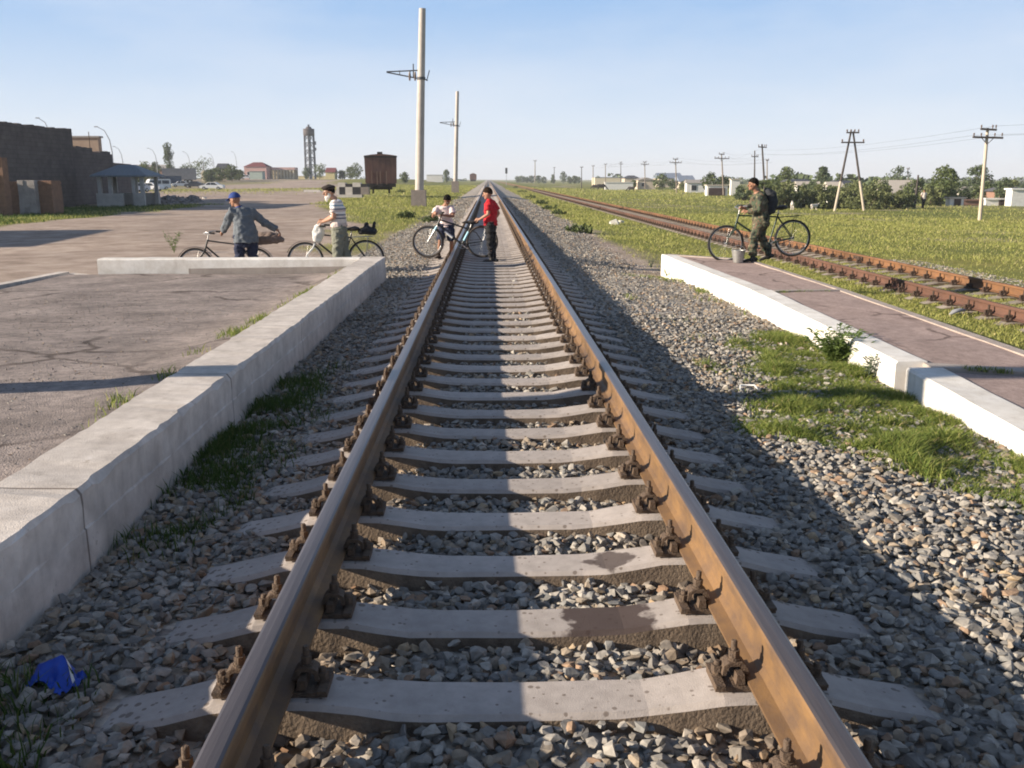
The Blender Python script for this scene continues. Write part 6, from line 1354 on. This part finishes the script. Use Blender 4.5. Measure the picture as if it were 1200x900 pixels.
# freight wagon
M_wag = mat('rust_red_wagon', (.22, .115, .09), (.12, .07, .06), 1.4, .9, .2, 12, c3=(.30, .19, .15), stretch=(2.2, 1, .35)); M_wagd = mat('wagon_underframe', (.05, .04, .036), (.03, .026, .024), 4, .9); M_post = mat('wagon_stanchion', (.27, .17, .12), (.2, .12, .09), 3, .8)
def wagon(lb, px, Y, wpx, y_top, y_eave, y_floor, y_base, L_, detail=True):
    a = dp(px, y_base, Y); w = wpx*Y/FPX*.99; t = thing('freight_wagon', lb, 'wagon', (a.x, Y, a.z), math.atan2(CAM.x-a.x, Y)*1.02); ze = zat(y_eave, Y)-a.z; zt = zat(y_top, Y)-a.z; zf = zat(y_floor, Y)-a.z
    body = MB(); body.hexa([(-w/2+.05, .25, zf), (w/2-.05, .25, zf), (w/2-.05, L_, zf), (-w/2+.05, L_, zf)], [(-w/2, 0, ze), (w/2, 0, ze), (w/2, L_, ze), (-w/2, L_, ze)])
    bo = body.build('body', M_wag, t)
    MB().prism([(-w/2-.05, ze), (w/2+.05, ze), (w/2*.55, ze+(zt-ze)*.55), (w*.09, zt-.04), (-w*.09, zt-.04), (-w/2*.55, ze+(zt-ze)*.55)], 'y', -.06, L_+.06).build('roof', M_wag, t)
    if not detail: MB().box((0, L_/2, zf/2), (w*.8, L_, zf)).build('underframe', M_wagd, t); return t
    MB().box((-.05, .4, zt+.02), (.5, .5, .28)).build('hatch', M_wagd, t)
    MB().box((0, -.02, ze-.09), (w+.06, .10, .14)).build('end_beam', M_wagd, t)
    for x in (-.29, -.12, -.02, .17): MB().box((x*w, -.06, zf+(ze-zf)*.20), (.09, .12, (ze-zf)*.48)).build('stanchion', M_post, t)
    MB().box((0, L_/2, zf-.18), (w*.92, L_-.1, .3)).build('underframe', M_wagd, t)
    for x in (-.29, .29): MB().tube([(x*w, .1, zf-.15), (x*w, -.45, zf-.15), (x*w, -.5, zf-.15)], [.07, .07, .16], 10).build('buffer', M_wagd, t)
    MB().box((0, -.3, zf-.2), (.35, .7, .3)).build('coupler', M_wagd, t)
    for y in (1.1, 2.9, L_-2.9, L_-1.1):
        m_ = MB(); m_.rod((-.85, y, .47), (.85, y, .47), .07, 8)
        for s in (-1, 1): m_.tube([(s*.78-.07, y, .47), (s*.78+.07, y, .47)], .47, 20)
        m_.build('wheelset', M_wagd, t)
    for y in (2.0, L_-2.0): MB().box((0, y, .55), (2.1, 2.4, .35)).build('bogie_frame', M_wagd, t)
    return t
wagon('big rust red covered hopper wagon on a siding behind the checkered blocks', 447, 92, 37, 180, 182.6, 215, 227, 8)
wagon('tiny dark wagon far away near the vanishing point of the near track', 554.5, 430, 8, 202.8, 204.5, 210.5, 212.5, 12, False)
M_blk = mat('black_paint_block', (.035, .035, .04), (.025, .025, .03), 6, .8); M_wbl = mat('white_paint_block', (.62, .58, .53), (.5, .46, .42), 4, .9)
Y = 84; zb = dp(600, 231, Y).z
def cblock(lb, x0, x1, yt, yb, D, m, Yo=0):
    a = dp(x0, yb, Y+Yo); c = dp(x1, yt, Y+Yo); return tag(MB().box(((c.x-a.x)/2, D/2, (c.z-a.z)/2), (c.x-a.x, D, c.z-a.z)).build('concrete_block', m, None, (a.x, Y+Yo, a.z)), lb, 'block', 'checkered concrete blocks')
for i, (x0, x1, m, lb) in enumerate([(394.5, 397.5, M_wbl, 'white block at the left end of the lower checkered row'), (397.6, 404.5, M_blk, 'left black block of the lower checkered row'), (404.6, 413, M_wbl, 'white block in the middle of the lower checkered row'), (413.1, 422.5, M_blk, 'right black block of the lower checkered row'), (422.6, 432, M_plin, 'grey leaning block at the right end of the checkered row')]):
    cblock(lb, x0, x1, 219.2, 228, .9, m)
for i, (x0, x1, m, lb) in enumerate([(396, 404.5, M_wbl, 'left white block of the upper checkered row'), (404.6, 413, M_blk, 'left black block of the upper checkered row'), (413.1, 422.5, M_wbl, 'right white block of the upper checkered row, rough topped'), (422.6, 431, M_blk, 'right black block of the upper checkered row')]):
    cblock(lb, x0, x1, 214 if i % 2 == 0 else 215.3, 219.1, .9, m, .02)
cblock('low pale plinth slab beneath the checkered rows', 396, 424, 228.1, 231.5, 1.1, M_wbl, -.1)
p = gp(367, 226, -.5); tag(MB().hexa([(-1.3, -.4, 0), (1.2, -.4, 0), (1.2, .4, 0), (-1.3, .4, 0)], [(-1.2, -.35, .34), (1.0, -.35, .30), (1.0, .35, .30), (-1.2, .35, .34)]).build('concrete_block', M_wbl, None, (p.x, p.y, G(p.x, p.y))), 'low whitish slab lying by the dirt road left of the checkered blocks', 'block')
q = random.Random(3); p = gp(335, 222, -.55); n = 26; vs = [(8.5*(1+q.uniform(-.18, .12))*math.cos(a), 9*(1+q.uniform(-.2, .1))*math.sin(a), .0) for a in sph_ring(n)]
struct(MB().add(vs, [tuple(range(n))]).build('gravel_patch', mat('pale_gravel', (.50, .48, .44), (.40, .38, .35), 1, .95), None, (p.x*.99, p.y, -.565)))
# ================================================================ vehicles
M_carw = mat('white_car_paint', (.68, .69, .70), (.62, .63, .64), 1, .35); M_carb = mat('dark_car_paint', (.03, .034, .045), (.025, .028, .036), 1, .35); M_truckb = mat('blue_truck_paint', (.03, .055, .10), (.024, .044, .08), 1, .45)
M_glass = mat('car_glass', (.03, .037, .045), (.024, .03, .038), 1, .12); M_lory = mat('grey_tarpaulin', (.26, .255, .26), (.21, .205, .21), 2, .85)
def car(lb, px, Y, L_, prof, win, W_, mp, rz=0, wheels=(.19, .80), wr=.31, cat='car', name='parked_car'):
    p = on(px, Y); t = thing(name, lb, cat, p, rz); b = MB(); n = len(prof)
    pts = [((x-.5)*L_, z) for x, z in prof]; lo = [(x, -W_/2, z) for x, z in pts]; vs = []
    zm = max(z for _, z in pts)
    for s in (-1, 1): vs += [(x, s*W_/2*(1-.16*max(0, (z-.85)/max(.1, zm-.85))), z) for x, z in pts]
    b.add(vs, [(i, (i+1) % n, n+(i+1) % n, n+i) for i in range(n)]+[tuple(range(n)), tuple(range(2*n-1, n-1, -1))]); b.build('body', mp, t)
    for q_ in win:
        for s in (-1, 1): MB().add([((x-.5)*L_, s*(W_/2*(1-.16*max(0, (z-.85)/max(.1, zm-.85)))+.012), z) for x, z in q_], [tuple(range(len(q_)))]).build('side_window', M_glass, t)
    for f in wheels:
        for s in (-1, 1): w = MB().tube([((f-.5)*L_, s*(W_/2-.16), wr), ((f-.5)*L_, s*(W_/2+.02), wr)], wr, 16).build('wheel', M_tyre, t); MB().tube([((f-.5)*L_, s*(W_/2+.0), wr), ((f-.5)*L_, s*(W_/2+.035), wr)], wr*.55, 12).build('hubcap', M_steel, w)
    return t
SED = [(0, .32), (0, .62), (.04, .82), (.22, .92), (.34, 1.36), (.44, 1.42), (.66, 1.41), (.84, .98), (.99, .92), (1, .6), (1, .32)]; SEDW = [[(.26, .93), (.36, 1.31), (.47, 1.34), (.47, .93)], [(.49, .93), (.49, 1.34), (.64, 1.33), (.77, .95)]]
VAN = [(0, .35), (0, .9), (.05, 1.1), (.14, 1.95), (.2, 2.05), (.97, 2.05), (1, 1.9), (1, .35)]; VANW = [[(.10, 1.15), (.17, 1.8), (.30, 1.8), (.30, 1.15)], [(.34, 1.15), (.34, 1.8), (.6, 1.8), (.6, 1.15)], [(.64, 1.15), (.64, 1.8), (.93, 1.8), (.93, 1.15)]]
TRK = [(0, .6), (0, 1.5), (.05, 1.6), (.08, 2.6), (.32, 2.6), (.34, 1.3), (.36, 1.3), (.36, 2.4), (1, 2.4), (1, .6)]; TRKW = [[(.07, 1.6), (.10, 2.4), (.25, 2.4), (.25, 1.6)]]
LOR = [(0, 1.0), (0, 3.9), (1, 3.9), (1, 1.0), (.98, .9), (.02, .9)]
car('white saloon car parked side on, rightmost of the cars by the dirt road', 248.5, 186, 4.4, SED, SEDW, 1.7, M_carw)
car('dark saloon car parked between two white cars', 228, 214, 4.2, SED, SEDW, 1.7, M_carb)
car('white car parked left of the dark saloon, before the grey lorry', 212, 222, 4.0, SED, SEDW, 1.7, M_carw, R(20))
car('white minibus parked above the rubble heap, behind the pavilion', 184.5, 190, 4.6, VAN, VANW, 2.0, M_carw, R(35), cat='van', name='parked_van')
car('white car partly hidden behind the rubble beside the pavilion', 176, 165, 4.0, SED, SEDW, 1.7, M_carw, R(-10))
car('white car seen through the pavilion between its pillars', 160.5, 150, 3.6, SED, SEDW, 1.7, M_carw, R(60))
car('dark blue truck parked beside the white minibus', 198, 232, 5.6, TRK, TRKW, 2.4, M_truckb, R(25), (.16, .78), .48, 'truck', 'parked_truck')
car('long grey tarpaulin covered lorry trailer behind the parked cars', 211, 262, 8.4, LOR, [], 2.6, M_lory, R(10), (.2, .7, .82), .5, 'trailer', 'lorry_trailer')
car('tiny white car in front of the red roofed building', 289.5, 330, 4.2, SED, SEDW, 1.7, M_carw)
# ================================================================ far left buildings and trees
Y = 345; house('red_roofed_building', 'pink walled building with dark red hipped roof, left of the water tower', 'building', 287, 313, Y, 195.5, 9, M_wall_p, M_roof_r, 'hip', 190, [(.2, .4, 1, 1.6), (.45, .4, 1, 1.6), (.7, .4, 1, 1.6)])
house('kiosk', 'pale green kiosk before the pink building', 'kiosk', 293, 308, 320, 201, 4, wallmat('pale_green_wall', (.42, .50, .44)), M_roof_g, 'flat', None)
a = on(313.5, 350); b = on(346, 350); w = b.x-a.x; h = zat(196.5, 350)-a.z; t = thing('arcade', 'long pink topped cream arcade with columns left of the water tower', 'building', a)
MB().box((w/2, 3, h*.92), (w, 6, h*.20)).build('entablature', M_wall_p, t); MB().box((w/2, 5.8, h*.4), (w, .3, h*.82)).build('back_wall', M_wall_c, t)
for k in range(9): MB().box((w*(k+.5)/9, .4, h*.41), (.55, .5, h*.82)).build('column', M_wall_c, t)
house('yellow_house', 'small yellow house with red roof right of the water tower', 'house', 382, 392.5, 340, 202, 6, M_wall_y, M_roof_r, 'gable', 196.5)
house('yellow_wall', 'long low yellow wall at the foot of the water tower', 'wall', 348, 383, 470, 206.5, .4, M_wall_y, M_wall_y, 'flat', None, over=.02)
house('white_building', 'low white building far left of the near concrete mast', 'building', 500, 519, 420, 205, 6, M_wall_w, M_wall_w, 'flat', None)
house('house', 'house with grey blue roof among the trees behind the parked cars', 'house', 254, 266, 300, 198, 6, M_wall_b, M_roof_d, 'gable', 191.5)
house('house', 'tiny cream gabled house among the trees behind the white saloon', 'house', 236.5, 243, 290, 203, 5, M_wall_c, M_wall_c, 'end', 199)
house('brick_house', 'reddish long house behind the pavilion roof', 'house', 148, 196, 300, 199, 8, M_wall_br, M_roof_g, 'gable', 193)
for i, (x, Y, yt, w, k, lb) in enumerate([(199.7, 290, 170, 3.6, 'poplar', 'tall single poplar above the parked truck'), (126, 105, 178, .9, 'poplar', 'slim young tree at the right end of the dark ruin'), (172, 280, 191, 5.5, 'round', 'green tree just behind the pavilion roof'), (183, 275, 192, 4.5, 'round', 'green tree between pavilion and poplar'), (166, 240, 197, 3.4, 'round', 'dark low tree touching the pavilion roof'),
        (240, 330, 186, 8.5, 'round', 'largest rounded green tree behind the parked cars'), (222, 340, 192, 7, 'round', 'pale green tree left of the largest rounded tree'), (257, 280, 198, 5, 'round', 'green tree below the grey blue roof'), (272, 285, 195, 5.5, 'round', 'green tree left of the red roofed building'), (246, 270, 200, 4, 'round', 'low green tree behind the white saloon car'), (281, 300, 200, 3.5, 'round', 'small tree beside the pink building'),
        (375, 370, 192, 5.8, 'round', 'round dark green tree at the right foot of the water tower'), (360, 375, 197, 4.0, 'round', 'small tree at the left foot of the water tower'), (418, 330, 192, 4.6, 'round', 'dark tree left of the rusty wagon'), (411, 335, 196, 4.4, 'round', 'lower tree left of the dark tree beside the wagon'), (401, 345, 201, 4, 'round', 'low shrubby tree right of the yellow house'), (523, 415, 199.5, 3.4, 'round', 'dark round tree right of the low white building'), (474, 300, 203, 3.2, 'round', 'low tree just right of the rusty wagon')]):
    p = on(x, Y); tree('poplar_tree' if k == 'poplar' else 'tree', lb, 'tree', p, zat(yt, Y)-p.z, w, k, 1300 if Y < 300 else 800, .34 if Y > 150 else .14, (M_leafd if i % 3 == 0 else M_leaf), 100+i, None, .06)
for i, (x, y0, w, h, lb) in enumerate([(470, 226, 1.8, .5, 'low green shrub at the foot of the rusty wagon'), (476, 256, 1.0, .42, 'dark green shrub in the meadow below the near mast plinth'), (505, 262, .9, .35, 'small shrub behind the boy in pale shirt')]):
    p = gpt(x, y0); tree('shrub', lb, 'shrub', p, h, w, 'bush', 900, .07, M_leaf, 130+i)
for i, (x, y0, w, h) in enumerate([(612, 226, 1.6, .5), (622, 233, 1.3, .45), (634, 240, 1.3, .4), (645, 246, 1.2, .35), (655, 252, .9, .3), (680, 273, 1.2, .28), (604, 220, 1.8, .5)]):
    p = gpt(x, y0); tree('shrub', 'low dark green shrub on the verge right of the near track', 'shrub', p, h, w, 'bush', 700, .075, M_leaf, 140+i, 'verge shrubs right of the near track')
# street lamps
M_lamp = mat('lamp_pole_metal', (.30, .32, .35), (.25, .27, .30), 2, .6)
for i, (x, yb, yt, d, Y, lb) in enumerate([(134.5, 215, 149, -14.5, 150, 'tall curved street lamp right of the light brick building'), (66, 200, 139, -13, 150, 'curved street lamp rising behind the dark ruin'), (146, 215, 172, -8, 230, 'curved street lamp above the pavilion roof'), (185.5, 212, 174, -8, 260, 'street lamp left of the poplar'), (224, 210, 178, -6, 300, 'faint street lamp right of the poplar'), (278.5, 208, 178, -4, 330, 'faint street lamp before the red roofed building'), (252, 208, 180, -5, 330, 'faint street lamp behind the largest rounded tree')]):
    p = on(x, Y); h = zat(yt, Y)-p.z; dd = d*Y/FPX; t = thing('street_lamp', lb, 'street lamp', p, 0, 'curved street lamps'); pts = [(0, 0, -.2), (0, 0, h*.62), (dd*.12, 0, h*.80), (dd*.45, 0, h*.94), (dd, 0, h)]
    MB().tube(pts, [.11, .09, .08, .06, .05], 7).build('post', M_lamp, t); MB().box((dd*1.06, 0, h-.02), (.55, .2, .14)).build('lamp_head', M_lamp, t)
# railway signal
Y = 330; p = on(591.5, Y); t = thing('railway_signal', 'small dark railway signal beside the near track close to the vanishing point', 'signal', (2.9+3.2, Y, G(6, Y))); h = zat(200, Y)-p.z
MB().tube([(0, 0, -.2), (0, 0, h)], .08, 6).build('post', M_lamp, t); MB().box((0, 0, h), (.75, .3, 1.9)).build('signal_head', M_blk, t)
# ================================================================ far people and animals
def beast(name, lb, cat, px, Y, L_, m, rz, group, graze=True):
    p = on(px, Y); k = L_/2.0; b = MB()
    b.tube([(-.72*k, 0, 1.02*k), (-.4*k, 0, .98*k), (.1*k, 0, .92*k), (.55*k, 0, .98*k), (.75*k, 0, 1.05*k)], [(.22*k, .26*k), (.27*k, .33*k), (.29*k, .36*k), (.26*k, .38*k), (.16*k, .22*k)], 12, side=(0, 1, 0), cap=2)
    hd = (1.25*k, 0, .42*k) if graze else (1.15*k, 0, 1.35*k); b.tube([(.62*k, 0, 1.08*k), (.95*k, 0, (.82 if graze else 1.25)*k), hd], [.17*k, .13*k, .11*k], 8, cap=2); b.tube([hd, (hd[0]+.26*k, 0, hd[2]-.20*k)], [.11*k, .07*k], 8, cap=2)
    for s in (-1, 1):
        b.tube([(hd[0]-.02*k, s*.08*k, hd[2]+.08*k), (hd[0]-.04*k, s*.22*k, hd[2]+.12*k)], [.035*k, .02*k], 5)
        b.tube([(.52*k, s*.17*k, .85*k), (.53*k, s*.17*k, .45*k), (.5*k, s*.17*k, .02*k)], [.11*k, .06*k, .055*k], 7, cap=1); b.tube([(-.58*k, s*.17*k, .9*k), (-.50*k, s*.17*k, .58*k), (-.68*k, s*.17*k, .36*k), (-.64*k, s*.17*k, .02*k)], [.14*k, .09*k, .055*k, .05*k], 7, cap=1)
    b.tube([(-.75*k, 0, 1.08*k), (-.88*k, 0, .8*k), (-.88*k, 0, .45*k)], [.035*k, .03*k, .045*k], 5)
    o = fuse(b, name, m, .035*k, None, 1, p); o.rotation_euler = (0, 0, rz); return tag(o, lb, cat, group)
M_cow = mat('dark_cow_hide', (.035, .028, .025), (.025, .02, .018), 3, .9); M_goat = mat('white_goat_coat', (.62, .58, .52), (.5, .46, .42), 5, .95)
beast('cow', 'dark cow grazing in the far field left of the long white building, the larger one', 'cow', 704.5, 215, 2.2, M_cow, 0, 'far dark cows'); beast('cow', 'dark cow grazing just left of the larger cow in the far field', 'cow', 698, 235, 1.9, M_cow, R(170), 'far dark cows'); beast('cow', 'dark cow near the right end of the long white building', 'cow', 740, 205, 1.7, M_cow, R(160), 'far dark cows')
beast('goat', 'white goat standing at the foot of the bush row right of the rucksack', 'goat', 930, 80, 1.0, M_goat, R(75), 'white goats by the bushes', False); beast('goat', 'white goat at the foot of the bushes, left of the A frame pole', 'goat', 956, 80, .8, M_goat, R(20), 'white goats by the bushes', False); beast('goat', 'white goat close behind the rucksack of the man in camouflage', 'goat', 903, 82, .8, M_goat, R(30), 'white goats by the bushes')
Y = 86; p = on(1084, Y); M_lt = mat('light_shirt', (.55, .50, .45), (.45, .42, .38), 5, .9)
person('person', 'distant person in light shirt and dark trousers walking by the dark post', p, dict(pel=(0, 0, .92), che=(0, 0, 1.28), nec=(0, 0, 1.48), head=(0, 0, 1.60), Ls=(-.17, 0, 1.42), Le=(-.24, 0, 1.15), Lw=(-.22, -.08, .92), Rs=(.17, 0, 1.42), Re=(.24, 0, 1.15), Rw=(.24, -.05, .90),
    Lhip=(-.09, 0, .9), Lk=(-.09, -.12, .48), La=(-.09, -.05, .08), Rhip=(.09, 0, .9), Rk=(.09, .03, .48), Ra=(.09, .2, .10)), (-.3, -1, 0), 1.70, M_skin2, dict(hair=M_hair, top=dict(m=M_lt, hem=.88, sleeve='short', ex=.02), bottom=dict(m=M_blackt, len='long'), shoes=M_boot))
# distant wood along the horizon
q = np.random.default_rng(77); Vs = []
for (x0, x1, Y, h, dens) in ((-1500, -330, 900, 6, 9), (-420, -120, 520, 4.5, 12), (-120, -20, 900, 4.5, 10), (70, 520, 560, 5.0, 10), (95, 330, 330, 4.0, 14), (62, 140, 205, 3.0, 26), (500, 1500, 700, 6, 9)):
    n = int((x1-x0)*dens); x = q.uniform(x0, x1, n); e = np.clip(.55+.55*vnoise(x, 0*x, 18, 5), .05, 1.2)*h; z = gz(x, np.full(n, Y))+e*q.uniform(0, 1, n); y = Y+q.uniform(-12, 12, n)
    RM = rotmats(n, q); Q = np.array([[-.5, -.4, 0], [.5, -.4, .1], [.5, .4, 0], [-.5, .4, .1]]); Vs.append((np.einsum('nij,vj->nvi', RM, Q)*q.uniform(.7, 1.6, n)[:, None, None]+np.stack([x, y, z], 1)[:, None]).reshape(-1, 3))
V = np.concatenate(Vs); tag(link('distant_wood', np_mesh('distant_wood', V, np.arange(len(V)).reshape(-1, 4), M_leafd)), 'thin dark line of far woods along the horizon', 'wood', kind='stuff')
# ================================================================ air
hz = MB().box((0, 2000, 30), (7000, 6000, 80)); hm = bpy.data.materials.new('haze'); hm.use_nodes = True; N, L = nodes_of(hm)
N.remove(N['Principled BSDF']); v = N.new('ShaderNodeVolumePrincipled'); v.inputs['Color'].default_value = (.86, .92, 1, 1); v.inputs['Density'].default_value = HAZE; v.inputs['Anisotropy'].default_value = 0.0
L.new(v.outputs['Volume'], N['Material Output'].inputs['Volume'])
if HAZE: tag(hz.build('haze', hm), 'thin pale haze in the air over the plain', 'haze', kind='stuff')
